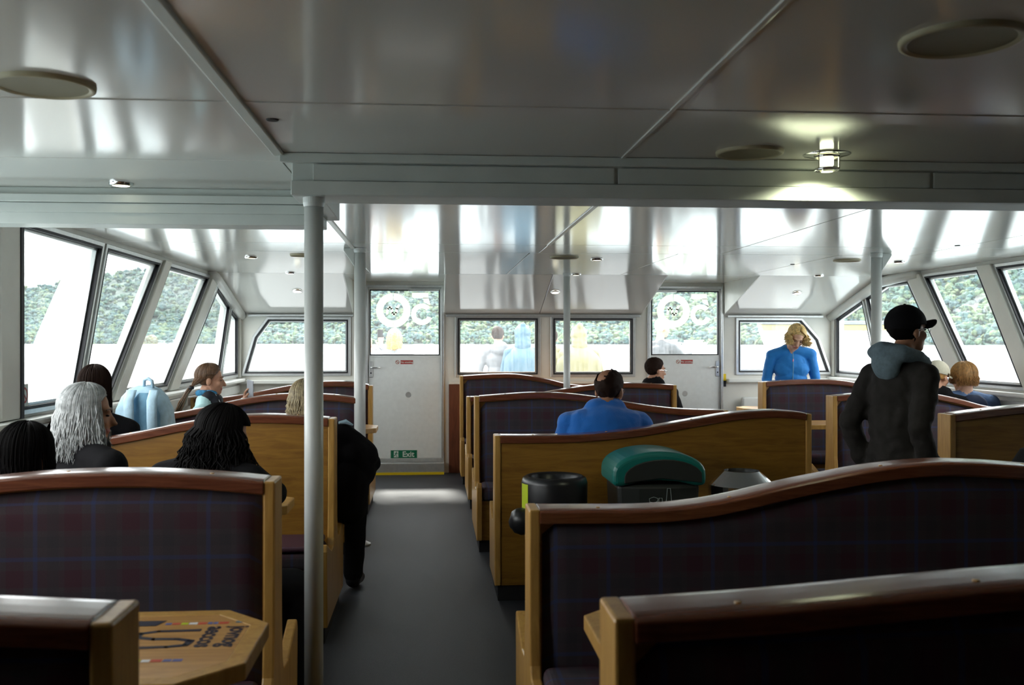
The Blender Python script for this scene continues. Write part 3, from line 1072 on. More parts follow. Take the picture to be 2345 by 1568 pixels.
# ------------------------------------------------------------------ tables
def table(label, x_tip, x_in, y, hw, z=0.80, near_print=False):
    o = empty('table', ((x_tip + x_in) / 2, y, 0))
    cx = (x_tip + x_in) / 2
    s = 1 if x_tip > x_in else -1
    L = abs(x_tip - x_in) / 2
    P = [(-s * L, -hw), (s * (L - 0.12), -hw), (s * L, -hw * 0.55), (s * L, hw * 0.55), (s * (L - 0.12), hw), (-s * L, hw)]
    I = inset(P, 0.045)
    tag(o, label, 'table')
    top = MB().prism(I, XY(z), -0.036, 0.0).build('table_top', 'oak_table', o)
    MB().ring(P, I, XY(z), -0.038, 0.0012).build('edge_band', 'oak_upright', o, bevel=0.004)
    MB().lathe([(0.035, 0.03), (0.035, z - 0.037)], (0, 0, 0), 20).build('table_leg', 'aluminium', o, smooth=False)
    MB().lathe([(0.17, 0.0), (0.17, 0.012), (0.05, 0.035), (0.036, 0.035)], (0, 0, 0), 28).build('table_foot', 'kick_black', o)
    return o, top


tl, ttop = table('octagonal oak table with dark wave logo print, bottom left', -0.406, -1.95, 2.37, 0.285)
table('oak table tip showing beside the bench in the bottom right corner', 0.387, 1.9, 2.38, 0.275)
table('oak table between the left benches where two dark-dressed passengers sit', -0.62, -2.0, 4.45, 0.20)
table('oak table under the light blue rucksack', -0.60, -2.0, 6.45, 0.24)
table('oak table corner sticking out by the white pole near the exit door', -0.455, -1.9, 8.33, 0.26)
table('oak table between the benches beyond the man in the blue fleece', 0.42, 1.9, 6.72, 0.26)
table('oak table between the two lit tartan benches on the right', 2.98, 4.5, 8.45, 0.25)
table('oak table in front of the front right window, before the standing woman', 3.29, 4.4, 10.45, 0.25)

# prints on the near left table
cx = (-0.406 - 1.95) / 2
pr_fn = lambda a, b, d: (a - cx, b - 2.37, 0.8002 + d)
mb = MB()
wv = [(-0.565, 2.475), (-0.66, 2.472), (-0.70, 2.455), (-0.70, 2.425), (-0.655, 2.408), (-0.60, 2.405), (-0.565, 2.388), (-0.57, 2.355), (-0.61, 2.345), (-0.72, 2.340), (-0.76, 2.325)]
for i in range(len(wv) - 1):
    p, q = Vector(wv[i]), Vector(wv[i + 1])
    t = (q - p).normalized()
    nn = Vector((-t.y, t.x)) * 0.0085
    p, q = p - t * 0.004, q + t * 0.004
    mb.prism([tuple(v) for v in (p + nn, q + nn, q - nn, p - nn)], pr_fn, 0, 0.0008)
mb.build('wave_logo', 'print_navy', ttop)
for xx, s in ((-0.528, 'aeccos'), (-0.472, 'jovnog')):
    text_mesh('table_lettering', s, 0.062, 'print_navy', Matrix.Translation((xx - cx, 2.42 - 2.37, 0.8006)) @ Matrix.Rotation(R(-90), 4, 'Z'), ttop, 0.0003, 0.0015)
MB().prism([(-0.79, 2.52), (-0.68, 2.52), (-0.665, 2.565), (-0.79, 2.565)], pr_fn, 0, 0.0008).build('table_print', 'print_navy', ttop)
rr = random.Random(3)
for (xa, xb, yy) in ((-0.66, -0.51, 2.535), (-0.70, -0.55, 2.245)):
    k = 0
    x = xa
    while x < xb:
        wd = rr.uniform(0.010, 0.026)
        m = ['print_blue', 'print_red', 'lime', 'print_white', 'print_red', 'print_blue'][k % 6]
        MB().prism([(x, yy - 0.008), (x + wd, yy - 0.008), (x + wd, yy + 0.008), (x, yy + 0.008)], pr_fn, 0, 0.0006).build('table_print', m, ttop)
        x += wd + 0.003
        k += 1
MB().prism([(-0.49, 2.535), (-0.463, 2.535), (-0.463, 2.55), (-0.49, 2.55)], pr_fn, 0, 0.0006).build('table_print', 'print_slate', ttop)

# plum seat pad spread on the oak-backed left bench, aisle side
pl = MB().box(-1.05, -0.56, 4.96, 5.30, 0.466, 0.495).build('seat_pad', 'vinyl_plum', bevel=0.012, segs=3)
tag(pl, 'plum coloured seat pad at the aisle end of the oak-backed left bench', 'cushion')

# ------------------------------------------------------------------ bins
b1 = empty('waste_bin', (0.655, 5.32, 0))
tag(b1, 'black round waste bin with lime green label, left of the green bin', 'bin')
MB().lathe([(0.13, 0.0), (0.155, 0.4), (0.172, 0.62), (0.172, 0.64)], (0, 0, 0), 32).build('body', 'bin_black', b1, smooth=True)
MB().lathe([(0.176, 0.60), (0.178, 0.75), (0.170, 0.775), (0.150, 0.787), (0.135, 0.775), (0.13, 0.70)], (0, 0, 0), 32, caps=False).build('lid', 'bin_black', b1, smooth=True)
mb = MB()
rows = [[(0.1795 * math.cos(a), 0.1795 * math.sin(a), z) for a in [R(188 + 6 * k) for k in range(5)]] for z in (0.615, 0.75)]
mb.grid(rows)
mb.build('side_label', 'lime', b1, fix=False)
mb = MB()
mb.ellipsoid((-0.175, -0.06, 0.555), (0.075, 0.08, 0.075), 16, 10)
mb.v = [(a + 0.01 * noise.noise(Vector((a, b, c)) * 30), b + 0.008 * noise.noise(Vector((a, c, b)) * 30), c + 0.014 * noise.noise(Vector((b, a, c)) * 28)) for a, b, c in mb.v]
mb.build('bin_liner', 'bin_black', b1, smooth=True)

b2 = empty('recycling_bin', (1.195, 5.36, 0))
tag(b2, 'dark bin with curved teal green lid and white bottle drawing', 'bin')


def dsec(hw, z, bow=0.03, dep=0.17):
    return [(-hw, -dep, z), (-hw * 0.5, -dep - bow * 0.8, z), (0, -dep - bow, z), (hw * 0.5, -dep - bow * 0.8, z), (hw, -dep, z), (hw, dep, z), (-hw, dep, z)]


def loft(secs):
    m_ = MB()
    q = len(secs[0])
    fs = [(i * q + k, i * q + (k + 1) % q, (i + 1) * q + (k + 1) % q, (i + 1) * q + k) for i in range(len(secs) - 1) for k in range(q)]
    fs += [tuple(range(q - 1, -1, -1)), tuple(range((len(secs) - 1) * q, len(secs) * q))]
    return m_.add([p for s in secs for p in s], fs)


loft([dsec(0.19, 0.0), dsec(0.205, 0.4), dsec(0.222, 0.75)]).build('body', 'bin_charcoal', b2, bevel=0.02, segs=3)
lid = []
nseg = 20
prof = [(-0.25, 0.745), (-0.25, 0.80)] + [(-0.25 * math.cos(math.pi * k / nseg), 0.80 + 0.125 * math.sin(math.pi * k / nseg) ** 0.85) for k in range(1, nseg)] + [(0.25, 0.80), (0.25, 0.745)]
prof += [(0.2, 0.742), (0.1, 0.765), (0.0, 0.772), (-0.1, 0.765), (-0.2, 0.742)]
lo = MB().prism(prof, XZ(0), -0.20, 0.19).build('lid', 'bin_green', b2, bevel=0.025, segs=4)
rec = [(-0.19, 0.76), (-0.19, 0.79)] + [(0.02 - 0.21 * math.cos(math.pi * k / 12), 0.79 + 0.095 * math.sin(math.pi * k / 12)) for k in range(1, 12)] + [(0.225, 0.79), (0.225, 0.76), (0, 0.785)]
MB().prism(rec, XZ(0), -0.206, -0.19).build('front_flap', 'bin_charcoal', b2, bevel=0.004)


def outline(pts, y):
    return MB().tube([(a, y, b + 0.06) for a, b in pts], 0.0017, 5)


sy_ = -0.204
bot = [(0.075, 0.55), (0.072, 0.585), (0.06, 0.61), (0.056, 0.655), (0.055, 0.672), (0.038, 0.672), (0.037, 0.655), (0.033, 0.61), (0.02, 0.585), (0.018, 0.55)]
outline(bot, sy_).build('bottle_drawing', 'line_pale', b2)
outline([(0.018, 0.56), (0.012, 0.60), (0.01, 0.622), (-0.006, 0.622), (-0.008, 0.60), (-0.016, 0.56)], sy_).build('bottle_drawing', 'line_pale', b2)
outline([(-0.02, 0.56), (-0.015, 0.605), (-0.012, 0.62), (-0.035, 0.628), (-0.058, 0.62), (-0.056, 0.603), (-0.035, 0.597), (-0.014, 0.604)], sy_).build('bottle_drawing', 'line_pale', b2)
outline([(-0.056, 0.603), (-0.058, 0.57), (-0.06, 0.55)], sy_).build('bottle_drawing', 'line_pale', b2)

b3 = empty('steel_bin', (1.69, 5.34, 0))
tag(b3, 'round polished steel bin with cone lid, right of the green bin', 'bin')
MB().lathe([(0.165, 0.0), (0.165, 0.03), (0.172, 0.04), (0.172, 0.70)], (0, 0, 0), 36).build('body', 'chrome', b3, smooth=True)
MB().lathe([(0.18, 0.66), (0.182, 0.725), (0.172, 0.735), (0.102, 0.80), (0.096, 0.80), (0.10, 0.77)], (0, 0, 0), 36, caps=False).build('cone_lid', 'chrome', b3, smooth=False)
MB().lathe([(0.001, 0.785), (0.098, 0.785)], (0, 0, 0), 30, caps=False).build('opening', 'rubber', b3)

# light blue rucksack on the table
bp_ = empty('rucksack', (-1.80, 6.42, 0.80))
bp_.rotation_euler = (0, 0, R(-12))
tag(bp_, 'light blue rucksack standing on the left window table', 'bag')
mat('denim_pale', (0.42, 0.60, 0.72), 0.85, var=0.1, vscale=30, bump=0.2, bscale=180)
mat('denim_mid', (0.13, 0.28, 0.40), 0.85, var=0.12, vscale=30, bump=0.2, bscale=180)


def bag_sec(z, hw, hd):
    return [(hw * math.copysign(abs(math.cos(t)) ** 0.55, math.cos(t)), hd * math.copysign(abs(math.sin(t)) ** 0.6, math.sin(t)), z) for t in [2 * math.pi * k / 28 for k in range(28)]]


loft([bag_sec(0.0, 0.165, 0.10), bag_sec(0.03, 0.18, 0.11), bag_sec(0.15, 0.185, 0.115), bag_sec(0.28, 0.17, 0.105), bag_sec(0.36, 0.135, 0.09), bag_sec(0.41, 0.09, 0.065), bag_sec(0.43, 0.04, 0.03)]).build('main_body', 'denim_pale', bp_, smooth=True)
loft([[(0.02 + a * 0.62 + 0.02, b * 0.4 - 0.085, c * 0.88) for a, b, c in bag_sec(z, hw, hd)] for z, hw, hd in ((0.01, 0.165, 0.10), (0.12, 0.18, 0.11), (0.28, 0.17, 0.1), (0.38, 0.12, 0.09), (0.44, 0.05, 0.04))]).build('back_panel', 'denim_mid', bp_, smooth=True)
for sx in (-0.03, 0.12):
    mb = MB()
    for k in range(16):
        pass
    path = [(sx, -0.10, 0.40), (sx + 0.005, -0.145, 0.34), (sx + 0.012, -0.155, 0.22), (sx + 0.012, -0.145, 0.10), (sx + 0.005, -0.12, 0.02)]
    rows = [[(p[0] + d, p[1] - 0.012 * (1 - (d / 0.028) ** 2), p[2]) for d in (-0.028, -0.014, 0, 0.014, 0.028)] for p in path]
    mb.grid(rows)
    st = mb.build('shoulder_strap', 'denim_pale', bp_, smooth=True, fix=False)
    sd = st.modifiers.new('thickness', 'SOLIDIFY')
    sd.thickness = 0.012
MB().tube([(0.01, -0.03, 0.42), (0.015, -0.035, 0.465), (0.04, -0.035, 0.475), (0.065, -0.035, 0.46), (0.07, -0.03, 0.415)], 0.011, 8).build('top_handle', 'denim_pale', bp_, smooth=True)
# ------------------------------------------------------------------ outside: deck, lake, hills, forest
mat('deck_grey', (0.16, 0.17, 0.18), 0.6, var=0.1, vscale=8)
mat('hull_white', (0.80, 0.82, 0.82), 0.35)
mat('boat_yellow', (0.42, 0.34, 0.09), 0.4)
deck = struct(MB().box(XL - 0.9, XR + 0.9, YF + 0.1, 15.6, -0.06, 0.0).build('foredeck', 'deck_grey'))

m = mat('lake_water', (0.30, 0.36, 0.38), 0.18, spec=0.6)
nt = m.node_tree
tc = nt.nodes.new('ShaderNodeTexCoord')
nz = nt.nodes.new('ShaderNodeTexNoise')
nz.inputs['Scale'].default_value = 0.35
nz.inputs['Detail'].default_value = 8
nz.inputs['Roughness'].default_value = 0.65
bpn = nt.nodes.new('ShaderNodeBump')
bpn.inputs['Strength'].default_value = 0.35
bpn.inputs['Distance'].default_value = 0.5
nt.links.new(tc.outputs['Object'], nz.inputs['Vector'])
nt.links.new(nz.outputs['Fac'], bpn.inputs['Height'])
nt.links.new(bpn.outputs['Normal'], nt.nodes['Principled BSDF'].inputs['Normal'])
WZ = -1.0
lake = MB().add([(-4000, -200, WZ), (4000, -200, WZ), (4000, 4000, WZ), (-4000, 4000, WZ)], [(0, 1, 2, 3)]).build('lake', 'lake_water')
tag(lake, 'pale calm lake outside the windows reaching to the far shore', 'lake', kind='stuff')

# terrain: azimuth measured from the bow, skyline elevation as tangent
SKYL = [(-60, 0.020), (-28, 0.030), (-23.6, 0.042), (-21.5, 0.050), (-18.5, 0.062), (-16, 0.071), (-12, 0.075), (-8, 0.078), (-3, 0.085), (2, 0.095), (8, 0.11), (15, 0.13), (22, 0.16), (28, 0.185), (45, 0.21), (60, 0.20)]
sky_f = spline(SKYL)
RB = spline([(-60, 1700), (-20, 1600), (-5, 1350), (10, 1200), (20, 1050), (60, 950)])


def terr(az, t):
    """t 0 at the shore .. 1 at the ridge"""
    r = RB(az) * (1 + 0.75 * t)
    nzv = 0.5 * noise.noise(Vector((az * 0.13, t * 2.0, 3.1))) + 0.3 * noise.noise(Vector((az * 0.4, t * 5.0, 7.7)))
    el = sky_f(az) * (sst(t * 0.9 + 0.03 * nzv) if t > 0 else 0) ** 0.8
    h = WZ - 0.5 + r * el * (1 + 0.10 * nzv * t)
    return Vector((r * math.sin(R(az)), r * math.cos(R(az)), h))


mat('hill_green', (0.03, 0.06, 0.05), 0.9, var=0.35, vscale=0.02)
rows = [[tuple(terr(-60 + az * 1.0, t / 14)) for az in range(0, 121)] for t in range(0, 15)]
rows.append([(p[0] * 1.3, p[1] * 1.3, WZ - 5) for p in rows[-1]])
hill = struct(MB().grid(rows).build('hills', 'hill_green', smooth=True, fix=False))

# forest canopy: thousands of lumpy crowns, nobody could count them
def forest():
    mats = []
    for i, c in enumerate(((0.042, 0.090, 0.066), (0.070, 0.112, 0.060), (0.028, 0.072, 0.072), (0.095, 0.130, 0.068), (0.040, 0.080, 0.082))):  # cooler blue-green tones carry the distance haze in their colour
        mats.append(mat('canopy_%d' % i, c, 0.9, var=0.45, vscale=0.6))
    bm = bmesh.new()
    bmesh.ops.create_icosphere(bm, subdivisions=1, radius=1.0)
    bv = np.array([v.co[:] for v in bm.verts])
    bf = np.array([[v.index for v in f.verts] for f in bm.faces])
    bm.free()
    rng = np.random.default_rng(5)
    V, F, MI = [], [], []
    off = 0
    for n in range(8600):
        az = rng.uniform(-27, 33)
        t = rng.uniform(0, 0.93 if az < 0 else 0.8) ** 1.1
        p = terr(az, t)
        s = rng.uniform(4.5, 9.0) * (1.0 if t > 0.03 else 0.65)
        zone = noise.noise(Vector((az * 0.5, t * 6, 1.7)))
        base = int(rng.choice(5, p=[0.3, 0.15, 0.25, 0.05, 0.25] if az < 0 else ([0.25, 0.3, 0.1, 0.25, 0.1] if zone > -0.1 else [0.4, 0.15, 0.25, 0.05, 0.15])))  # bluer mix on the left hills, haze put into the crown colours
        for q in range(8):
            # lumps spread over the upper half of the crown
            u, w = rng.uniform(0, 6.283), rng.uniform(-0.25, 1.0)
            r_ = math.sqrt(max(0, 1 - w * w))
            c = np.array([p.x + s * 0.75 * r_ * math.cos(u), p.y + s * 0.75 * r_ * math.sin(u), p.z + s * (0.6 + 0.75 * w)])
            k = s * rng.uniform(0.30, 0.62)
            vv = bv * (1 + rng.uniform(-0.38, 0.38, (len(bv), 1))) * np.array([k, k, k * rng.uniform(0.6, 1.0)]) + c
            V.append(vv)
            F.append(bf + off)
            off += len(bv)
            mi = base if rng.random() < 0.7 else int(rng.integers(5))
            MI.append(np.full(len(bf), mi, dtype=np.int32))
    V, F, MI = np.concatenate(V), np.concatenate(F), np.concatenate(MI)
    me = bpy.data.meshes.new('forest')
    me.vertices.add(len(V))
    me.vertices.foreach_set('co', V.astype(np.float32).ravel())
    me.loops.add(F.size)
    me.loops.foreach_set('vertex_index', F.astype(np.int32).ravel())
    me.polygons.add(len(F))
    me.polygons.foreach_set('loop_start', np.arange(0, F.size, 3, dtype=np.int32))
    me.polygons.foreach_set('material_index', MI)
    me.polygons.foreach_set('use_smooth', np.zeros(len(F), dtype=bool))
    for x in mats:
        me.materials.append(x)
    me.update(calc_edges=True)
    o = bpy.data.objects.new('forest', me)
    C.objects.link(o)
    tag(o, 'green woodland covering the far lake shore and hills', 'forest', kind='stuff')


forest()

# moored boats at the far shore seen through the right-hand door
def shore_boat(az, dist, L, h, label):
    o = empty('moored_boat', (dist * math.sin(R(az)), dist * math.cos(R(az)), WZ), R(-az))
    tag(o, label, 'boat', 'white boats moored at the far shore')
    mb = MB().prism([(-L / 2, h * 0.45), (-L / 2 + 1.5, 0), (L / 2 - 2.5, 0), (L / 2, h * 0.5)], XZ(0), -2.5, 2.5)
    mb.build('hull', 'hull_white', o)
    MB().box(-L * 0.40, L * 0.30, -1.8, 1.8, h * 0.45, h * 0.95).build('cabin', 'hull_white', o)
    MB().box(-L * 0.37, L * 0.27, -1.85, 1.85, h * 0.60, h * 0.78).build('window_band', 'rubber', o)
    MB().box(-L * 0.42, L * 0.33, -2.0, 2.0, h * 0.95, h * 1.03).build('roof', 'hull_white', o)


AZR = math.degrees(math.atan((1540 - 1172.5) / 2280)) + 4.58
shore_boat(AZR - 0.15, 1010, 24, 5.2, 'white boat moored at the far shore, left one of the pair behind the door glass')
shore_boat(AZR + 1.25, 1015, 26, 4.6, 'white boat moored at the far shore, right one of the pair behind the door glass')

# bow structure outside the front right window
bw = empty('bow_housing', (5.35, 13.6, 0))
tag(bw, 'white sloping housing with yellow top band outside the front right window', 'boat part')
MB().prism([(-0.82, 1.69), (-0.75, 1.50), (-0.55, 1.0), (-0.4, 0.0), (1.2, 0.0), (1.2, 1.69)], XZ(0), -0.2, -0.02).build('housing', 'hull_white', bw, bevel=0.01)
MB().prism([(-0.83, 1.745), (-0.80, 1.665), (1.2, 1.665), (1.2, 1.745)], XZ(0), -0.22, -0.02).build('yellow_band', 'boat_yellow', bw, bevel=0.005)
MB().box(-0.83, 1.2, -0.25, -0.0, 1.747, 1.80).build('grey_roof', 'deck_grey', bw, bevel=0.01)
for x in (-0.30, -0.22, -0.14):
    MB().tube([(x - 0.06, -0.27, 1.745), (x, -0.27, 1.82)], 0.014, 6).build('roof_bar', 'hull_white', bw)

# white wing panel of the side deck outside the first left window
wg = empty('wing_panel', (-2.95, 6.6, 0))
tag(wg, 'white curved wing panel outside the large left window', 'boat part')
crv = [(9.02, 2.6), (8.80, 2.41), (8.45, 2.12), (8.11, 1.82), (7.84, 1.57), (7.63, 1.35), (7.52, 1.10), (7.48, 0.9), (7.45, 0.6), (8.5, 0.6), (8.62, 1.18), (9.12, 2.40), (9.22, 2.6)]
MB().prism([(a - 6.6, b) for a, b in crv], YZ(0), -0.05, 0.0).build('panel', 'hull_white', wg, bevel=0.01)
MB().box(-0.06, 0.08, 0.7, 2.1, -0.06, 0.62).build('bulwark', 'hull_white', wg, bevel=0.01)
side_deck = struct(MB().box(XL - 1.0, XL - 0.1, YB, YF + 0.1, -0.08, -0.02).build('side_deck', 'deck_grey'))
# ------------------------------------------------------------------ people
mat('skin', (0.52, 0.27, 0.17), 0.55, var=0.08, vscale=25)
mat('skin_tan', (0.38, 0.18, 0.10), 0.55, var=0.08, vscale=25)
mat('skin_fair', (0.62, 0.37, 0.26), 0.55, var=0.07, vscale=25)
mat('lips', (0.42, 0.12, 0.10), 0.5)
mat('eye_dark', (0.03, 0.02, 0.02), 0.3)
mat('black_cloth', (0.008, 0.0075, 0.009), 0.9, spec=0.15, bump=0.15, bscale=120)
mat('charcoal_cloth', (0.020, 0.018, 0.017), 0.9, spec=0.2, var=0.2, vscale=20, bump=0.2, bscale=140)
mat('hood_grey', (0.12, 0.17, 0.20), 0.9, var=0.15, vscale=60, bump=0.3, bscale=220)
mat('fleece_blue', (0.004, 0.14, 0.52), 0.9, sheen=0.3, bump=0.3, bscale=160)
mat('jacket_blue', (0.005, 0.19, 0.58), 0.75, sheen=0.2, bump=0.15, bscale=90)
mat('denim_jacket', (0.10, 0.17, 0.32), 0.85, var=0.15, vscale=40, bump=0.2, bscale=200)
mat('navy_cloth', (0.012, 0.022, 0.055), 0.85)
mat('teal_cloth', (0.50, 0.78, 0.80), 0.6, bump=0.1, bscale=80)
mat('collar_navy', (0.01, 0.012, 0.02), 0.8)
mat('scarf_blue', (0.04, 0.22, 0.42), 0.8, var=0.5, vscale=30)
mat('beige_cap', (0.52, 0.49, 0.38), 0.9, var=0.06, vscale=60)
mat('trousers_dark', (0.012, 0.012, 0.015), 0.9, spec=0.15)
mat('hair_black', (0.005, 0.004, 0.004), 0.7, spec=0.12)
mat('hair_dark', (0.020, 0.009, 0.0055), 0.75, spec=0.15)
mat('hair_brown', (0.13, 0.065, 0.030), 0.45, var=0.35, vscale=60)
mat('hair_grey', (0.42, 0.43, 0.43), 0.45, var=0.35, vscale=50)
mat('hair_blond', (0.66, 0.47, 0.19), 0.45, var=0.4, vscale=50)
mat('hair_ash', (0.36, 0.29, 0.17), 0.45, var=0.5, vscale=60)
mat('hair_ginger', (0.42, 0.22, 0.07), 0.45, var=0.35, vscale=50)
mat('poncho_blue', (0.045, 0.118, 0.18), 0.5, var=0.12, vscale=10, bump=0.3, bscale=14)
mat('poncho_yellow', (0.19, 0.175, 0.08), 0.5, var=0.10, vscale=10, bump=0.3, bscale=14)
mat('coat_white', (0.187, 0.195, 0.215), 0.6, var=0.08, vscale=10, bump=0.3, bscale=14)
mat('rain_grey', (0.05, 0.06, 0.07), 0.5, var=0.15, vscale=14, bump=0.3, bscale=18)
mat('phone_silver', (0.60, 0.65, 0.72), 0.25, metal=0.3)
mat('zip_pink', (0.75, 0.25, 0.40), 0.5)


def rotx(a):
    return Matrix.Rotation(a, 3, 'X')


class Fig:
    """one continuous body grown from tapered limbs and ellipsoids (person faces +Y)"""

    def __init__(self):
        self.p = []

    def c(self, a, b, r0, r1, t):
        self.p.append(('c', Vector(a), Vector(b), r0, r1, t))
        return self

    def e(self, c, r, t, M=None):
        self.p.append(('e', Vector(c), Vector(r), M or Matrix.Identity(3), None, t))
        return self

    def chain(self, pts, rs, t):
        for i in range(len(pts) - 1):
            self.c(pts[i], pts[i + 1], rs[i], rs[i + 1], t)
        return self

    def build(self, root, tags, voxel=0.009, folds=0.004, name='body', seed=0, fold_scale=9):
        mb = MB()
        for k in self.p:
            if k[0] == 'c':
                a, b, r0, r1 = k[1:5]
                d = (b - a)
                L = max(1e-5, d.length)
                t = d / L
                pts, rs = [], []
                for j in range(5):
                    w = math.pi / 2 * j / 4
                    pts.append(a - t * r0 * math.cos(w))
                    rs.append(max(0.0006, r0 * math.sin(w)))
                for j in range(5):
                    w = math.pi / 2 * j / 4
                    pts.append(b + t * r1 * math.sin(w))
                    rs.append(max(0.0006, r1 * math.cos(w)))
                mb.tube(pts, rs, 14)
            else:
                mb.ellipsoid(k[1], k[2], 20, 14, k[3])
        me = bpy.data.meshes.new('tmp')
        me.from_pydata(mb.v, [], mb.f)
        bm = bmesh.new()
        bm.from_mesh(me)
        bmesh.ops.recalc_face_normals(bm, faces=bm.faces)
        bm.to_mesh(me)
        bm.free()
        t = bpy.data.objects.new('tmp', me)
        C.objects.link(t)
        md = t.modifiers.new('r', 'REMESH')
        md.mode = 'VOXEL'
        md.voxel_size = voxel
        sm = t.modifiers.new('s', 'SMOOTH')
        sm.factor = 0.5
        sm.iterations = 3
        out = bpy.data.meshes.new_from_object(t.evaluated_get(bpy.context.evaluated_depsgraph_get()))
        bpy.data.objects.remove(t, do_unlink=True)
        out.name = name
        nv = len(out.vertices)
        co = np.empty(nv * 3, dtype=np.float32)
        out.vertices.foreach_get('co', co)
        co = co.reshape(-1, 3).astype(np.float64)
        D = []
        for k in self.p:
            if k[0] == 'c':
                a, b = np.array(k[1]), np.array(k[2])
                d = b - a
                u = np.clip(((co - a) @ d) / max(1e-9, d @ d), 0, 1)
                D.append(np.linalg.norm(co - a - u[:, None] * d, axis=1) - (k[3] + (k[4] - k[3]) * u))
            else:
                q = (co - np.array(k[1])) @ np.array(k[3])
                rr_ = np.array(k[2])
                D.append((np.linalg.norm(q / rr_, axis=1) - 1) * rr_.min())
        ti = sorted({k[5] for k in self.p})
        idx = np.array([ti.index(k[5]) for k in self.p])
        vm = idx[np.argmin(np.array(D), axis=0)]
        soft = np.array([not (x.startswith('skin') or x == 'lips') for x in ti])
        if folds:
            no = np.empty(nv * 3, dtype=np.float32)
            out.vertices.foreach_get('normal', no)
            no = no.reshape(-1, 3)
            for i in range(nv):
                if soft[vm[i]]:
                    p = Vector(co[i])
                    w = noise.noise(Vector((p.x * fold_scale, p.y * fold_scale, p.z * fold_scale * 1.6 + seed))) + 0.6 * noise.noise(Vector((p.x * 22 + seed, p.y * 22, p.z * 26)))
                    co[i] += no[i] * folds * w
            out.vertices.foreach_set('co', co.astype(np.float32).ravel())
        for x in ti:
            out.materials.append(MATS[tags[x]])
        lv = np.empty(len(out.loops), dtype=np.int32)
        out.loops.foreach_get('vertex_index', lv)
        ls = np.empty(len(out.polygons), dtype=np.int32)
        out.polygons.foreach_get('loop_start', ls)
        out.polygons.foreach_set('material_index', vm[lv[ls]].astype(np.int32))
        out.polygons.foreach_set('use_smooth', np.ones(len(out.polygons), dtype=bool))
        out.update()
        o = bpy.data.objects.new(name, out)
        C.objects.link(o)
        o.parent = root
        return o


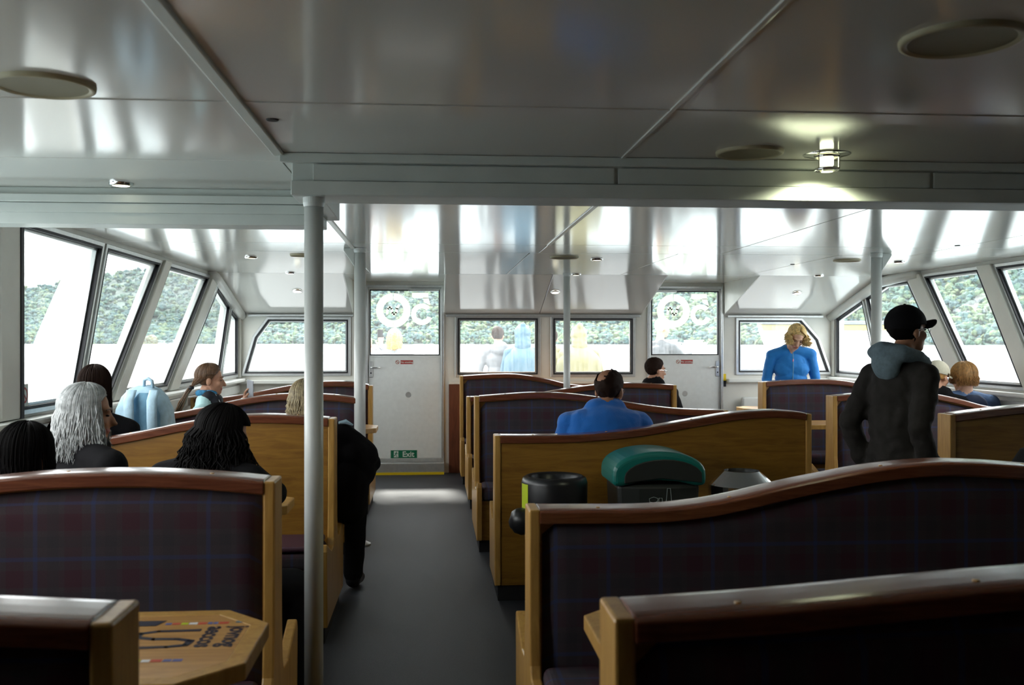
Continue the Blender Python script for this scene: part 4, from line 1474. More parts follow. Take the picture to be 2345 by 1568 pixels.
class Head:
    def __init__(self, pos, yaw=0, pitch=0, roll=0, s=1.0):
        self.M = Matrix.Translation(pos) @ Matrix.Rotation(R(yaw), 4, 'Z') @ Matrix.Rotation(R(pitch), 4, 'X') @ Matrix.Rotation(R(roll), 4, 'Y') @ Matrix.Scale(s, 4)
        self.s = s

    def __call__(self, x, y, z):
        return self.M @ Vector((x, y, z))

    def add(self, F, neck_to, skin='skin', neck_tag='skin', chin=1.0):
        h, s = self, self.s
        M3 = self.M.to_3x3().normalized()
        F.e(h(0, -0.012, 0.035), (0.075 * s, 0.095 * s, 0.085 * s), skin, M3)
        F.e(h(0, 0.030, -0.032), (0.060 * s, 0.064 * s, 0.085 * s), skin, M3)
        F.e(h(0, 0.050, -0.088), (0.040 * s, 0.040 * s, 0.030 * s * chin), skin, M3)
        F.c(h(0, 0.092, 0.004), h(0, 0.112, -0.034), 0.008 * s, 0.013 * s, skin)
        F.c(h(-0.034, 0.080, 0.022), h(0.034, 0.080, 0.022), 0.012 * s, 0.012 * s, skin)
        F.c(h(-0.020, 0.088, -0.066), h(0.020, 0.088, -0.066), 0.008 * s, 0.008 * s, 'lips')
        for k in (-1, 1):
            F.e(h(k * 0.036, 0.066, -0.028), (0.024 * s, 0.022 * s, 0.024 * s), skin, M3)
            F.e(h(k * 0.076, -0.006, -0.014), (0.011 * s, 0.020 * s, 0.032 * s), skin, M3)
        F.c(h(0, -0.020, -0.075), Vector(neck_to), 0.052 * s, 0.058 * s, neck_tag)

    def eyes(self, root):
        for k in (-1, 1):
            mb = MB().ellipsoid(self(k * 0.032, 0.083, 0.001), (0.011, 0.007, 0.005), 10, 6)
            mb.build('eye', 'eye_dark', root, smooth=True)
            mb = MB().tube([self(k * 0.018, 0.094, 0.024), self(k * 0.034, 0.090, 0.029), self(k * 0.048, 0.079, 0.024)], 0.0032, 5)
            mb.build('eyebrow', 'hair_brown', root)

    def scalp(self, th, a, g=1.0):
        return self(0.083 * g * math.sin(th) * math.sin(a), -0.012 + 0.103 * g * math.sin(th) * math.cos(a), 0.035 + 0.093 * g * math.cos(th))

    def shell(self, root, m, keep, rad=(0.083, 0.104, 0.094), name='hair', rough=0.004, seed=0):
        nu, nv = 80, 50
        mb = MB()
        vs = []
        for i in range(nv + 1):
            th = math.pi * i / nv
            for k in range(nu):
                a = 2 * math.pi * k / nu
                p = Vector((rad[0] * math.sin(th) * math.sin(a), rad[1] * math.sin(th) * math.cos(a), rad[2] * math.cos(th)))
                w = 1 + rough / 0.09 * (noise.noise(p * 40 + Vector((seed, 0, 0))) + 0.6 * noise.noise(p * 110))
                p = p * w + Vector((0, -0.012, 0.035))
                vs.append(p)
        fs = []
        for i in range(nv):
            for k in range(nu):
                f = (i * nu + k, i * nu + (k + 1) % nu, (i + 1) * nu + (k + 1) % nu, (i + 1) * nu + k)
                c = sum((vs[j] for j in f), Vector()) / 4
                if keep(c.x, c.y, c.z):
                    fs.append(f)
        used = sorted({j for f in fs for j in f})
        mp = {j: n for n, j in enumerate(used)}
        mb.add([self.M @ vs[j] for j in used], [tuple(mp[j] for j in f) for f in fs])
        o = mb.build(name, m, root, smooth=True, fix=False)
        sd = o.modifiers.new('thickness', 'SOLIDIFY')
        sd.thickness = 0.010
        sd.offset = -0.6
        return o

    def long(self, root, m, length, n=150, seed=1, wavy=0.0, r=0.0030, mult=4, gather=None, front=52, spread=0.0, jitter=0.006, name='hair', back_len=None, vol=1.0, fringe=False):
        """strands laid over the scalp and hanging down; gather = point of a pony tail in person space"""
        rng = random.Random(seed)
        mb = MB()
        self.shell(root, m, lambda x, y, z: z > (-0.04 if y < -0.02 else min(0.10, -0.04 + 1.4 * (y + 0.02))), (0.078, 0.097, 0.089), name + '_base', 0.002, seed)
        for i in range(n * mult):
            a = rng.uniform(-180, 180)
            fr = abs(a) < front
            th0 = rng.uniform(0.05, 1.2) if not fr else rng.uniform(0.05, 0.55)
            if fringe and fr and rng.random() < 0.8:
                fr = False
                the = 1.25
            else:
                the = 1.45 if abs(a) < 100 else 1.8
            pts = []
            g = vol * rng.uniform(0.99, 1.07)
            ks = 7
            for k in range(ks + 1):
                t = k / ks
                th = th0 + (the - th0) * t
                aa = a
                if fr:
                    aa = a + (math.copysign(front + 12, a) - a) * t
                pts.append(self.scalp(th, R(aa), g))
            p = pts[-1].copy()
            if gather is not None:
                G = Vector(gather)
                for k in range(1, 4):
                    pts.append(p.lerp(G, k / 3) + Vector((rng.uniform(-1, 1), rng.uniform(-1, 1), rng.uniform(-1, 1))) * 0.006)
            else:
                if fringe and abs(a) < front and the == 1.25:
                    pass
                else:
                    ll = (back_len if back_len and abs(a) > 100 else length) * rng.uniform(0.8, 1.08)
                    axis = self.M.translation
                    out = Vector((p.x - axis.x, p.y - axis.y, 0))
                    out = out.normalized() if out.length > 1e-4 else Vector((0, -1, 0))
                    kk = max(3, int(ll / 0.03))
                    ph = rng.uniform(0, 6.28)
                    for k in range(1, kk + 1):
                        t = k / kk
                        q = p + Vector((0, 0, -ll * t)) + out * (spread * t + wavy * math.sin(ph + t * 9)) + Vector((wavy * math.cos(ph * 1.7 + t * 8), wavy * math.sin(ph + 2 + t * 7), 0)) + Vector((rng.uniform(-1, 1), rng.uniform(-1, 1), 0)) * jitter * t
                        pts.append(q)
            k = len(pts)
            rs = [r * (0.55 + 0.45 * min(1, j / 2.0)) * (1.0 if j < k - 2 else (0.7 if j == k - 2 else 0.25)) for j in range(k)]
            mb.tube(pts, rs, 4, caps=False)
        return mb.build(name, m, root, smooth=True, fix=False)

    def cap(self, root, m, brim=0.075, name='cap', drop=0.0, lift=0.0):
        o = self.shell(root, m, lambda x, y, z: z > 0.030 - 0.10 * y * 0.25 - (0.02 if y < 0 else 0), (0.089, 0.111, 0.099), name, 0.0006)
        rows = []
        for j in range(7):
            v = j / 6
            row = []
            for i in range(13):
                u = -1 + 2 * i / 12
                x = 0.078 * u
                y0 = -0.012 + 0.105 * math.sqrt(max(0, 1 - (x / 0.09) ** 2))
                y = y0 + v * brim * math.sqrt(max(0.0, 1 - 0.55 * u * u))
                z = 0.042 - 0.034 * u * u - drop * v + lift * v
                row.append(tuple(self(x, y, z)))
            rows.append(row)
        b = MB().grid(rows).build('brim', m, o, smooth=True, fix=False)
        sd = b.modifiers.new('thickness', 'SOLIDIFY')
        sd.thickness = 0.009
        b2 = MB().ellipsoid(self(0, -0.012, 0.136), (0.008, 0.008, 0.005), 8, 5).build('button', m, o)
        return o

    def glasses(self, root):
        o = None
        for k in (-1, 1):
            pts = [self(k * 0.034 + 0.022 * math.cos(t), 0.105 - 0.004 * abs(math.cos(t)), 0.001 + 0.016 * math.sin(t)) for t in [2 * math.pi * j / 14 for j in range(15)]]
            mb = MB().tube(pts, 0.0016, 5)
            mb.tube([self(k * 0.056, 0.100, 0.006), self(k * 0.078, 0.05, 0.006), self(k * 0.084, -0.004, 0.004)], 0.0018, 5)
            if k == 1:
                mb.tube([self(-0.012, 0.107, 0.004), self(0.012, 0.107, 0.004)], 0.0016, 5)
                mb.build('glasses', 'chrome', root)
            else:
                mb.build('glasses', 'chrome', root)


def hand(F, wrist, d, n, s, t='skin', curl=0.5, size=1.0):
    """d finger direction, n palm normal, s towards the thumb"""
    W, d, n, s = Vector(wrist), Vector(d).normalized(), Vector(n).normalized(), Vector(s).normalized()
    z = size
    for o_ in (-0.026, -0.009, 0.009, 0.026):
        F.c(W + s * o_ * 0.6 * z, W + d * 0.075 * z + s * o_ * z, 0.013 * z, 0.011 * z, t)
    for o_, L in ((-0.030, 0.052), (-0.010, 0.066), (0.010, 0.070), (0.030, 0.060)):
        a = W + d * 0.080 * z + s * o_ * z
        d1 = (d * math.cos(curl) + n * math.sin(curl))
        d2 = (d * math.cos(2.1 * curl) + n * math.sin(2.1 * curl))
        b = a + d1 * L * 0.55 * z
        F.c(a, b, 0.0095 * z, 0.0088 * z, t)
        F.c(b, b + d2 * L * 0.55 * z, 0.0088 * z, 0.0072 * z, t)
    a = W + d * 0.022 * z + s * 0.028 * z
    b = a + (d * 0.6 + s * 0.75 + n * 0.25).normalized() * 0.042 * z
    F.c(a, b, 0.013 * z, 0.0105 * z, t)
    F.c(b, b + (d * 0.8 + s * 0.15 + n * 0.5).normalized() * 0.034 * z, 0.0105 * z, 0.0085 * z, t)


def seated(F, lean=0.0, bulk=1.0, seat=0.47, h=1.0, arms=None, legs=True, top='top', low='low', twist=0.0, side=0.0):
    """lean = forward shift of the shoulders in metres; returns neck base and shoulder points"""
    b = bulk
    F.e((0, 0, seat + 0.10), (0.17 * b, 0.135 * b, 0.11), low)
    ang = rotx(-math.atan2(lean, 0.5))
    F.e((side * 0.35, lean * 0.35, seat + 0.24 * h), (0.158 * b, 0.122 * b, 0.15), top, ang)
    F.e((side * 0.75, lean * 0.75, seat + 0.41 * h), (0.178 * b, 0.125 * b, 0.17), top, ang)
    nb = Vector((side, lean + 0.01, seat + 0.60 * h))
    sh = []
    cs, sn = math.cos(twist), math.sin(twist)
    for k in (-1, 1):
        p = Vector((side + k * 0.185 * b * cs, lean - 0.0 + k * 0.185 * b * sn, seat + 0.535 * h))
        sh.append(p)
        F.c(nb + Vector((k * 0.03, -0.01, -0.01)), p, 0.062, 0.066 * b, top)
    arms = arms or {}
    for i, k in enumerate((-1, 1)):
        el, wr = arms.get(k, (Vector((k * 0.25 * b, lean * 0.6 + 0.06, seat + 0.27 * h)), Vector((k * 0.12, lean * 0.6 + 0.30, seat + 0.22))))
        F.c(sh[i], el, 0.060 * b, 0.050 * b, top)
        F.c(el, wr, 0.049 * b, 0.036, top)
    if legs:
        for k in (-1, 1):
            F.c((k * 0.095, 0.03, seat + 0.09), (k * 0.115, 0.42, seat + 0.075), 0.088 * b, 0.064, low)
            F.c((k * 0.115, 0.42, seat + 0.075), (k * 0.115, 0.44, 0.10), 0.060, 0.042, low)
            F.c((k * 0.115, 0.43, 0.055), (k * 0.125, 0.58, 0.045), 0.046, 0.036, 'shoe')
    return nb, sh


def person(label, x, y, facing, z=0.0, group=None):
    o = empty('person', (x, y, z), R(facing))
    tag(o, label, 'person', group)
    return o


def tagmap(**k):
    d = dict(skin='skin', lips='lips', top='black_cloth', low='trousers_dark', shoe='rubber')
    d.update(k)
    return d


def short_keep(x, y, z):
    return z > (-0.055 if y < -0.035 else min(0.105, -0.055 + 1.45 * (y + 0.035)))


# far-left passenger: dark head from behind
p = person('dark-haired passenger in black at the left edge, seen from behind', -1.47, 3.62, -10)
F = Fig()
nb, sh = seated(F, 0.06, 1.05, h=0.90)
H = Head((0, 0.09, 1.085), -10, -8)
H.add(F, nb)
F.build(p, tagmap(), seed=1)
H.long(p, 'hair_black', 0.16, 170, 11, jitter=0.01)

# grey-haired woman in a black jacket, profile to the right
p = person('grey-haired woman in a black jacket seated by the left window', -1.50, 4.22, -35)
F = Fig()
nb, sh = seated(F, 0.06, 1.1, h=0.98, arms={1: (Vector((0.27, 0.10, 0.72)), Vector((0.12, 0.32, 0.78)))})
H = Head((0.0, 0.10, 1.200), -42, -5)
H.add(F, nb, chin=1.0)
F.c(nb + Vector((-0.06, 0.03, 0.0)), nb + Vector((0.06, 0.03, 0.0)), 0.06, 0.06, 'top')
F.build(p, tagmap(skin='skin_tan'), seed=2)
H.eyes(p)
H.long(p, 'hair_grey', 0.20, 260, 12, wavy=0.004, jitter=0.012, front=50, spread=0.035)
MB().box(-0.245, -0.235, -0.02, 0.0, 0.985, 1.02).build('zip_tag', 'lime', p)

# black-haired woman leaning on the table
p = person('long black-haired woman leaning forward behind the large tartan bench', -1.00, 3.78, -20)
F = Fig()
nb, sh = seated(F, 0.30, 1.05, h=0.90, legs=False, arms={1: (Vector((0.29, 0.31, 0.905)), Vector((0.11, 0.50, 0.88))), -1: (Vector((-0.27, 0.5, 0.82)), Vector((-0.05, 0.62, 0.84)))})
H = Head((0.03, 0.37, 1.12), -55, -16)
H.add(F, nb)
for k, kx, ky in ((-1, -0.12, 0.42), (1, 0.375, 0.31)):
    F.c((k * 0.10, 0.03, 0.56), (kx, ky, 0.545), 0.092, 0.074, 'low')
    F.c((kx, ky, 0.545), (kx + 0.02, ky - 0.03, 0.10), 0.072, 0.055, 'low')
    F.c((kx + 0.02, ky - 0.03, 0.055), (kx + 0.07, ky + 0.10, 0.045), 0.046, 0.036, 'shoe')
hand(F, (0.11, 0.50, 0.88), (-0.9, 0.4, 0), (0, -0.3, -1), (0, 1, 0), 'skin', 0.7)
F.build(p, tagmap(skin='skin_tan'), seed=3)
H.long(p, 'hair_black', 0.24, 260, 13, wavy=0.012, jitter=0.03, front=48, spread=0.08, fringe=True)
MB().tube([(0.12, 0.43, 1.03), (0.16, 0.46, 0.98), (0.20, 0.46, 0.95), (0.22, 0.42, 0.93)], 0.0022, 5).build('cord', 'rubber', p)

# dark-brown head beyond the grey-haired woman
p = person('brown-haired passenger half hidden behind the grey-haired woman, by the window', -1.90, 5.74, 5)
F = Fig()
nb, sh = seated(F, 0.05, 1.0, h=1.0)
H = Head((0, 0.07, 1.245), 8, -4)
H.add(F, nb)
F.build(p, tagmap(), seed=4)
H.long(p, 'hair_dark', 0.22, 170, 14, jitter=0.008)

# girl with pony tail and phone
p = person('girl with brown pony tail in a pale turquoise jacket holding up a phone', -1.80, 7.92, -82)
F = Fig()
ph = Vector((-0.02, 0.315, 1.055))
nb, sh = seated(F, 0.03, 0.92, h=0.97, arms={-1: (Vector((-0.20, 0.16, 0.80)), Vector((-0.03, 0.325, 1.03))), 1: (Vector((0.22, 0.10, 0.76)), Vector((0.08, 0.30, 0.80)))})
H = Head((0.0, 0.075, 1.208), 0, -3)
H.add(F, nb)
F.c(nb + Vector((-0.055, 0.03, 0.02)), nb + Vector((0.055, 0.03, 0.02)), 0.058, 0.058, 'collar')
F.c(nb + Vector((-0.05, 0.07, -0.01)), nb + Vector((0.05, 0.07, -0.01)), 0.06, 0.06, 'collar')
F.e((0, 0.115, 0.91), (0.10, 0.07, 0.12), 'collar')
hand(F, (-0.03, 0.325, 1.03), (0.05, 0.15, 1), (0, 1, -0.2), (1, 0, 0), 'skin', 0.55)
F.build(p, tagmap(top='teal_cloth', collar='collar_navy'), voxel=0.006, seed=5)
H.eyes(p)
tie = H(0.0, -0.135, -0.055)
H.long(p, 'hair_brown', 0.2, 240, 15, gather=tie, front=60)
mb = MB()
rng = random.Random(8)
for k in range(46):
    q = Vector((rng.uniform(-1, 1) * 0.012, rng.uniform(-1, 1) * 0.012, rng.uniform(-1, 1) * 0.008))
    e_ = Vector((rng.uniform(-1, 1) * 0.022, rng.uniform(-1, 1) * 0.02, 0))
    mb.tube([tie + q, tie + q + Vector((0, -0.035, -0.05)), tie + q * 1.4 + e_ * 0.5 + Vector((0, -0.075, -0.13)), tie + e_ + Vector((0, -0.105, -0.205)), tie + e_ * 0.5 + Vector((0, -0.11, -0.245))], [0.004, 0.005, 0.005, 0.004, 0.001], 5)
mb.build('pony_tail', 'hair_brown', p, smooth=True, fix=False)
MB().lathe([(0.02, -0.012), (0.024, 0.0), (0.02, 0.012)], tuple(tie + Vector((0, -0.006, -0.012))), 14, caps=False).build('hair_tie', 'rubber', p)
MB().tube([nb + Vector((0.05 * math.cos(t), 0.012 + 0.065 * math.sin(t), 0.055)) for t in [2 * math.pi * k / 20 for k in range(21)]], 0.026, 8).build('scarf', 'scarf_blue', p, smooth=True)
MB().tube([(0.075, 0.12, 1.10), (0.10, 0.16, 1.03), (0.10, 0.19, 0.93)], 0.0018, 5).build('earphone_cord', 'print_white', p)
phn = MB().box(-0.036, 0.036, -0.004, 0.004, -0.072, 0.072).build('mobile_phone', 'phone_silver', bevel=0.004)
phn.location = (-1.80 + 0.375, 7.955, 1.135)
phn.rotation_euler = (R(8), R(10), R(-38))
tag(phn, 'silver mobile phone held up by the girl with the pony tail', 'phone')

# blond passenger behind the thick pole, in black, elbow in the aisle
p = person('blond passenger in black behind the thick pole, elbow and leg in the aisle', -0.735, 5.78, -6)
F = Fig()
nb, sh = seated(F, 0.02, 1.12, h=0.92, legs=False, arms={1: (Vector((0.375, 0.10, 0.80)), Vector((0.28, 0.34, 0.72))), -1: (Vector((-0.26, 0.10, 0.72)), Vector((-0.10, 0.32, 0.74)))})
F.c((0.21, 0.0, 0.985), (0.34, 0.05, 0.85), 0.07, 0.085, 'top')
F.c((0.29, 0.02, 0.86), (0.31, 0.06, 0.76), 0.10, 0.10, 'top')
F.c((0.26, 0.02, 0.72), (0.25, 0.04, 0.56), 0.12, 0.11, 'top')
for k, dx in ((-1, 0.0), (1, 0.10)):
    F.c((k * 0.10 + dx, 0.03, 0.56), (k * 0.13 + dx, 0.42, 0.545), 0.09, 0.066, 'low')
    F.c((k * 0.13 + dx, 0.42, 0.545), (k * 0.12 + dx, 0.36, 0.10), 0.072, 0.06, 'low')
    F.c((k * 0.12 + dx, 0.35, 0.055), (k * 0.13 + dx, 0.50, 0.045), 0.046, 0.036, 'shoe')
H = Head((0.0, 0.03, 1.158), 10, -8)
H.add(F, nb)
F.build(p, tagmap(low='black_cloth'), seed=6)
H.long(p, 'hair_ash', 0.17, 230, 16, jitter=0.016, wavy=0.006, spread=0.01)
MB().tube([(0.215, -0.06, 1.045), (0.25, -0.04, 1.05), (0.29, -0.03, 1.03)], [0.008, 0.014, 0.005], 8).build('shoulder_highlight', 'denim_pale', p)  # pale blue piece standing in for a highlight on the black jacket

# balding man in blue fleece
p = person('balding man in a bright blue fleece seated beyond the oak-backed bench', 1.055, 6.03, -6)
F = Fig()
nb, sh = seated(F, 0.02, 1.18, h=0.99, arms={-1: (Vector((-0.30, 0.04, 0.74)), Vector((-0.15, 0.3, 0.72))), 1: (Vector((0.29, 0.05, 0.75)), Vector((0.15, 0.3, 0.72)))})
F.c((-0.13, -0.01, 1.0), (0.13, -0.01, 1.0), 0.10, 0.10, 'top')
F.e((0, -0.02, 0.93), (0.24, 0.13, 0.19), 'top')
F.e((0, -0.01, 1.04), (0.13, 0.10, 0.09), 'top')
F.c(nb + Vector((-0.06, -0.01, 0.02)), nb + Vector((0.06, -0.01, 0.02)), 0.072, 0.072, 'top')
F.c(nb + Vector((-0.05, -0.02, 0.035)), nb + Vector((0.05, -0.02, 0.035)), 0.06, 0.06, 'top')
H = Head((0.03, 0.05, 1.205), -24, -6, s=1.06)
H.add(F, nb)
F.build(p, tagmap(top='fleece_blue', skin='skin_tan'), seed=7, folds=0.006)
H.shell(p, 'hair_dark', lambda x, y, z: short_keep(x, y, z) and not (z > 0.045 and ((x + 0.016) / 0.046) ** 2 + ((y + 0.045) / 0.072) ** 2 < 1 + 0.5 * noise.noise(Vector((x, y, z)) * 60)), rad=(0.080, 0.1005, 0.0905), seed=2, rough=0.005)
H.glasses(p)

# man with glasses near the second door
p = person('man in black with glasses in profile, in front of the right door', 2.16, 9.68, -42)
F = Fig()
nb, sh = seated(F, 0.02, 1.1, h=1.0, arms={1: (Vector((0.31, 0.02, 0.76)), Vector((0.26, 0.27, 0.72)))})
F.c(nb + Vector((-0.05, 0.0, 0.02)), nb + Vector((0.05, 0.0, 0.02)), 0.07, 0.07, 'top')
H = Head((0.0, 0.07, 1.225), -30, -4, s=1.0)
H.add(F, nb)
F.build(p, tagmap(), seed=8)
H.eyes(p)
H.shell(p, 'hair_dark', lambda x, y, z: short_keep(x, y, z) and y < 0.055, seed=3)
H.glasses(p)
# his jacket sleeve shows beside the bench end

# standing woman in blue, facing the camera, looking down
p = person('blond curly-haired woman in a blue zip jacket standing and looking down', 3.83, 10.42, 168)
F = Fig()
F.e((0, 0, 0.92), (0.175, 0.13, 0.13), 'low')
F.e((0, 0.03, 1.06), (0.165, 0.125, 0.14), 'top')
F.e((0, 0.07, 1.24), (0.19, 0.125, 0.17), 'top', rotx(-0.25))
F.e((-0.06, 0.125, 1.215), (0.12, 0.07, 0.10), 'top')
F.e((0.06, 0.125, 1.215), (0.12, 0.07, 0.10), 'top')
F.e((0, 0.07, 1.12), (0.17, 0.13, 0.10), 'top')
nb = Vector((0, 0.11, 1.43))
for k in (-1, 1):
    s_ = Vector((k * 0.20, 0.09, 1.36 if k > 0 else 1.37))
    F.c(nb + Vector((k * 0.03, -0.01, -0.01)), s_, 0.062, 0.066, 'top')
    el = Vector((k * 0.255, 0.08, 1.10))
    wr = Vector((k * 0.235, 0.22, 0.92))
    F.c(s_, el, 0.062, 0.052, 'top')
    F.c(el, wr, 0.051, 0.036, 'top')
    hand(F, wr, (-0.1 * k, 0.5, -0.8), (0, 1, 0.4), (-k, 0, 0), 'skin', 0.4)
    F.c((k * 0.09, 0.0, 0.88), (k * 0.10, 0.02, 0.48), 0.09, 0.062, 'low')
    F.c((k * 0.10, 0.02, 0.48), (k * 0.10, -0.01, 0.10), 0.06, 0.042, 'low')
    F.c((k * 0.10, 0.0, 0.05), (k * 0.11, 0.15, 0.04), 0.045, 0.036, 'shoe')
H = Head((-0.03, 0.235, 1.555), 4, -36, -9, s=1.0)
H.add(F, nb)
F.c(nb + Vector((-0.05, -0.02, 0.0)), nb + Vector((0.05, -0.02, 0.0)), 0.055, 0.055, 'top')
F.build(p, tagmap(top='jacket_blue', skin='skin_fair'), voxel=0.007, seed=9, folds=0.005)
H.eyes(p)
H.long(p, 'hair_blond', 0.11, 240, 19, wavy=0.022, jitter=0.04, front=60, spread=0.0, vol=1.10)
MB().tube([(0.0, 0.20, 1.40), (0.0, 0.228, 1.32), (0.0, 0.232, 1.22), (0.0, 0.20, 1.10)], 0.004, 6).build('zip', 'denim_mid', p)
MB().tube([(0.0, 0.232, 1.325), (0.004, 0.236, 1.30)], 0.006, 6).build('zip_pull', 'zip_pink', p)

# standing man in black cap
p = person('man in a black baseball cap and dark jacket standing in the right aisle', 2.43, 5.0, -64)
F = Fig()
F.e((0, -0.01, 0.93), (0.165, 0.145, 0.16), 'top')
F.e((0, -0.015, 1.08), (0.165, 0.145, 0.18), 'top')
F.e((0, -0.015, 1.24), (0.172, 0.135, 0.17), 'top')
nb = Vector((0, -0.01, 1.39))
for k in (-1, 1):
    s_ = Vector((k * 0.165, -0.015, 1.325))
    F.c(nb + Vector((k * 0.03, -0.01, -0.02)), s_, 0.060, 0.070, 'top')
    el = Vector((k * 0.215, -0.135, 1.075))
    wr = Vector((k * 0.205, -0.06, 0.895))
    F.c(s_, el, 0.068, 0.060, 'top')
    F.c(el, wr, 0.060, 0.052, 'top')
    F.c(wr, wr + Vector((-k * 0.04, 0.06, -0.02)), 0.048, 0.048, 'top')
    F.c((k * 0.08, 0.0, 0.86), (k * 0.09, 0.02, 0.47), 0.095, 0.066, 'low')
    F.c((k * 0.09, 0.02, 0.47), (k * 0.09, -0.02, 0.10), 0.062, 0.045, 'low')
    F.c((k * 0.09, -0.01, 0.05), (k * 0.11, 0.16, 0.04), 0.048, 0.038, 'shoe')
F.c((-0.09, 0.01, 0.84), (0.09, 0.01, 0.84), 0.13, 0.13, 'top')
H = Head((0.0, 0.05, 1.563), -12, 2, s=1.0)
H.add(F, nb, chin=1.1)
F.build(p, tagmap(top='charcoal_cloth', skin='skin_tan'), seed=10, folds=0.011)
H.eyes(p)
H.shell(p, 'hair_black', lambda x, y, z: z < 0.05 and z > -0.055 and y < 0.02 - 0.4 * max(0, -z), seed=4)
H.shell(p, 'hair_dark', lambda x, y, z: z < -0.035 and y > 0.0, rad=(0.064, 0.094, 0.145), name='beard', rough=0.003)
H.cap(p, 'black_cloth', 0.082, lift=0.012)
H.glasses(p)
# grey hood round the neck
ho = Fig()
ho.chain([(-0.085, 0.085, 1.395), (-0.10, 0.0, 1.425), (-0.08, -0.09, 1.45), (0.0, -0.12, 1.46), (0.08, -0.09, 1.45), (0.10, 0.0, 1.425), (0.085, 0.085, 1.395)], [0.028, 0.036, 0.044, 0.046, 0.044, 0.036, 0.028], 'h')
ho.e((0, -0.115, 1.385), (0.085, 0.05, 0.085), 'h')
ho.c((0.085, 0.08, 1.395), (0.06, 0.13, 1.41), 0.026, 0.016, 'h')
ho.build(p, {'h': 'hood_grey'}, name='hood', seed=3, folds=0.007, fold_scale=14)

# couple at the right window
p = person('man in a beige cap seated at the right window beside a ginger-haired companion', 4.18, 7.95, -28)
F = Fig()
nb, sh = seated(F, 0.04, 1.05, h=0.97)
F.c(nb + Vector((-0.05, 0.0, 0.02)), nb + Vector((0.05, 0.0, 0.02)), 0.065, 0.065, 'top')
H = Head((0.0, 0.09, 1.215), -32, -14, s=1.0)
H.add(F, nb)
F.build(p, tagmap(skin='skin'), seed=11)
H.shell(p, 'hair_ginger', lambda x, y, z: z < 0.03 and z > -0.03 and y < 0.0, seed=5)
H.cap(p, 'beige_cap', 0.075)
p = person('ginger-haired woman in a blue denim jacket seated at the right window', 4.44, 7.95, -8)
F = Fig()
nb, sh = seated(F, 0.06, 1.12, h=0.97, arms={1: (Vector((0.30, 0.05, 0.80)), Vector((0.22, 0.28, 0.80)))})
H = Head((0.0, 0.09, 1.20), 20, -8, s=1.02)
H.add(F, nb)
F.e((0.02, -0.075, 0.99), (0.11, 0.05, 0.085), 'hood')
F.build(p, tagmap(top='denim_jacket', hood='navy_cloth', skin='skin_fair'), seed=12, folds=0.006)
H.long(p, 'hair_ginger', 0.085, 260, 21, wavy=0.010, jitter=0.02, front=45, vol=1.08, spread=-0.015)

# dark rounded bag at the right edge
bg_ = empty('black_bag', (2.50, 3.86, 0.0))
tag(bg_, 'black rounded bag at the right edge above the wavy bench rail', 'bag')
mb = MB().lathe([(0.13, 0.0), (0.16, 0.05), (0.165, 0.6), (0.165, 0.92), (0.15, 1.01), (0.11, 1.065), (0.05, 1.085), (0.002, 1.09)], (0, 0, 0), 28, sy=0.8)
mb.v = [(a * (1 + 0.06 * noise.noise(Vector((a, b, c)) * 9)), b * (1 + 0.06 * noise.noise(Vector((b, a, c)) * 9)), c) for a, b, c in mb.v]
mb.build('body', 'black_cloth', bg_, smooth=True)
MB().tube([(0.0, 0, 1.07), (0.01, 0, 1.11), (0.09, 0, 1.11), (0.10, 0, 1.06)], 0.012, 8).build('grab_handle', 'black_cloth', bg_, smooth=True)


# ---- people on the foredeck outside the front glass
def standing(F, h=1.0, bulk=1.0, arms=None, lean=0.0):
    F.e((0, 0, 0.92 * h), (0.17 * bulk, 0.13, 0.13), 'low')
    F.e((0, lean * 0.5, 1.08 * h), (0.16 * bulk, 0.12, 0.17), 'top')
    F.e((0, lean * 0.8, 1.26 * h), (0.18 * bulk, 0.125, 0.17), 'top')
    nb = Vector((0, lean, 1.43 * h))
    for k in (-1, 1):
        s_ = Vector((k * 0.195 * bulk, lean, 1.36 * h))
        F.c(nb + Vector((k * 0.03, -0.01, -0.01)), s_, 0.06, 0.066, 'top')
        el, wr = (arms or {}).get(k, (Vector((k * 0.26 * bulk, 0.02, 1.09 * h)), Vector((k * 0.20, 0.18, 0.98 * h))))
        F.c(s_, el, 0.062, 0.052, 'top')
        F.c(el, wr, 0.051, 0.040, 'top')
        F.c((k * 0.09, 0, 0.88 * h), (k * 0.10, 0.01, 0.48), 0.09, 0.064, 'low')
        F.c((k * 0.10, 0.01, 0.48), (k * 0.10, -0.01, 0.10), 0.06, 0.045, 'low')
        F.c((k * 0.10, 0.0, 0.05), (k * 0.11, 0.15, 0.04), 0.046, 0.036, 'shoe')
    return nb


def poncho(root, m, w, z0, z1, seed, d=0.8):
    """loose cape with hanging folds"""
    mb = MB()
    n, q = 60, 18
    rows = []
    for j in range(q + 1):
        t = j / q
        z = z1 + (z0 - z1) * t
        rr_ = w * (0.30 + 0.70 * (1 - (1 - min(1, t * 3.2)) ** 2)) * (1 + 0.12 * t)
        row = []
        for k in range(n + 1):
            a = 2 * math.pi * k / n
            f = 1 + 0.07 * t * math.sin(a * 7 + seed) + 0.05 * noise.noise(Vector((math.cos(a) * 2, math.sin(a) * 2, z * 3 + seed)))
            row.append((rr_ * f * math.cos(a), rr_ * d * f * math.sin(a), z))
        rows.append(row)
    mb.grid(rows)
    o = mb.build('poncho', m, root, smooth=True, fix=False)
    sd = o.modifiers.new('thickness', 'SOLIDIFY')
    sd.thickness = 0.006
    return o


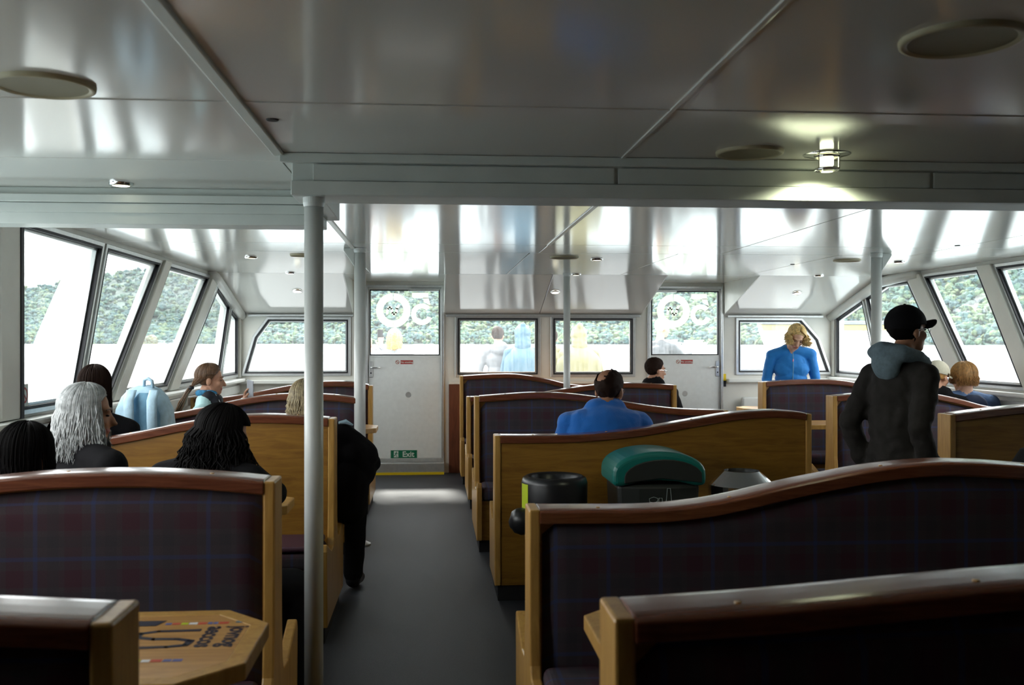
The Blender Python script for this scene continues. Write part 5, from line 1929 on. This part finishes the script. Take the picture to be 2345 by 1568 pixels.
def hood_up(H, root, m, point=0.02):
    f = Fig()
    f.e(H(0, -0.02, 0.03), (0.112, 0.132, 0.13), 'h')
    f.c(H(0, -0.05, -0.03), H(0, -0.06, -0.14), 0.10, 0.115, 'h')
    f.c(H(0, -0.04, 0.10), H(0, -0.09, 0.14), 0.06, 0.02 + point, 'h')
    f.build(root, {'h': m}, voxel=0.012, name='hood', folds=0.006, fold_scale=12)


p = person('person in a hooded blue rain poncho on the foredeck behind the front glass', 1.20, 13.2, 0)
F = Fig()
nb = standing(F, 1.0, 1.0)
H = Head((0, 0.04, 1.59), 0, 0)
H.add(F, nb)
F.build(p, tagmap(top='poncho_blue'), voxel=0.014, seed=20)
poncho(p, 'poncho_blue', 0.25, 0.72, 1.47, 2.0)
hood_up(H, p, 'poncho_blue')
p = person('person in a white hooded raincoat beside the blue poncho on the foredeck', 0.90, 13.5, 8)
F = Fig()
nb = standing(F, 1.0, 1.05)
H = Head((0, 0.05, 1.59), -25, -4)
H.add(F, nb)
F.e((0, -0.10, 1.42), (0.12, 0.07, 0.10), 'top')
F.build(p, tagmap(top='coat_white', low='coat_white'), voxel=0.014, seed=21, folds=0.008)
H.shell(p, 'hair_dark', short_keep)
p = person('person in a hooded yellow poncho behind the slim centre pole, on the foredeck', 1.96, 13.2, 4)
F = Fig()
nb = standing(F, 0.99, 1.1, arms={1: (Vector((0.30, 0.03, 1.10)), Vector((0.26, 0.2, 1.0)))})
H = Head((0.0, 0.05, 1.575), 0, 0)
H.add(F, nb)
F.build(p, tagmap(top='poncho_yellow'), voxel=0.014, seed=22)
poncho(p, 'poncho_yellow', 0.275, 0.72, 1.46, 4.0)
hood_up(H, p, 'poncho_yellow', 0.03)
p = person('person in a pale yellow raincoat half hidden by the centre pole and poncho', 1.66, 13.75, 0)
F = Fig()
nb = standing(F, 0.98, 1.0)
H = Head((0.0, 0.05, 1.56), 0, 0)
H.add(F, nb)
F.build(p, tagmap(top='poncho_yellow', low='poncho_yellow'), voxel=0.014, seed=23, folds=0.008)
H.shell(p, 'hair_dark', short_keep)
p = person('person in a grey rain jacket leaning at the rail behind the right door glass', 2.92, 12.9, -50)
F = Fig()
nb = standing(F, 1.04, 1.15, lean=0.10, arms={1: (Vector((0.30, 0.22, 1.30)), Vector((0.18, 0.52, 1.36))), -1: (Vector((-0.27, 0.2, 1.2)), Vector((-0.1, 0.42, 1.3)))})
H = Head((0.0, 0.16, 1.69), -20, -6)
H.add(F, nb)
F.build(p, tagmap(top='rain_grey'), voxel=0.013, seed=24, folds=0.010)
H.shell(p, 'hair_grey', short_keep)
p = person('person in white lifting a phone behind the left door glass', -0.74, 12.95, 0)
F = Fig()
nb = standing(F, 0.94, 0.95, arms={1: (Vector((0.27, 0.22, 1.28)), Vector((0.07, 0.34, 1.44))), -1: (Vector((-0.25, 0.18, 1.22)), Vector((-0.03, 0.32, 1.40)))})
H = Head((-0.12, 0.05, 1.47), -10, -4)
H.add(F, nb)
hand(F, (0.06, 0.33, 1.45), (0, 0.1, 1), (0, 1, 0), (-1, 0, 0), 'skin', 0.5)
F.build(p, tagmap(top='coat_white', low='coat_white'), voxel=0.008, seed=25, folds=0.006)
H.shell(p, 'hair_ash', short_keep)
ph2 = MB().box(-0.037, 0.037, -0.004, 0.004, -0.075, 0.075).build('mobile_phone', 'rubber', bevel=0.004)
ph2.location = (-0.69, 13.31, 1.60)
tag(ph2, 'dark mobile phone held up outside the left door glass', 'phone')
p = person('blond person in a pale coat close behind the left door glass', -0.47, 12.55, 4)
F = Fig()
nb = standing(F, 0.97, 0.95)
H = Head((0, 0.05, 1.545), -12, -4)
H.add(F, nb)
F.build(p, tagmap(top='coat_white', low='coat_white'), voxel=0.013, seed=26)
H.long(p, 'hair_blond', 0.16, 170, 27, wavy=0.008, jitter=0.014)
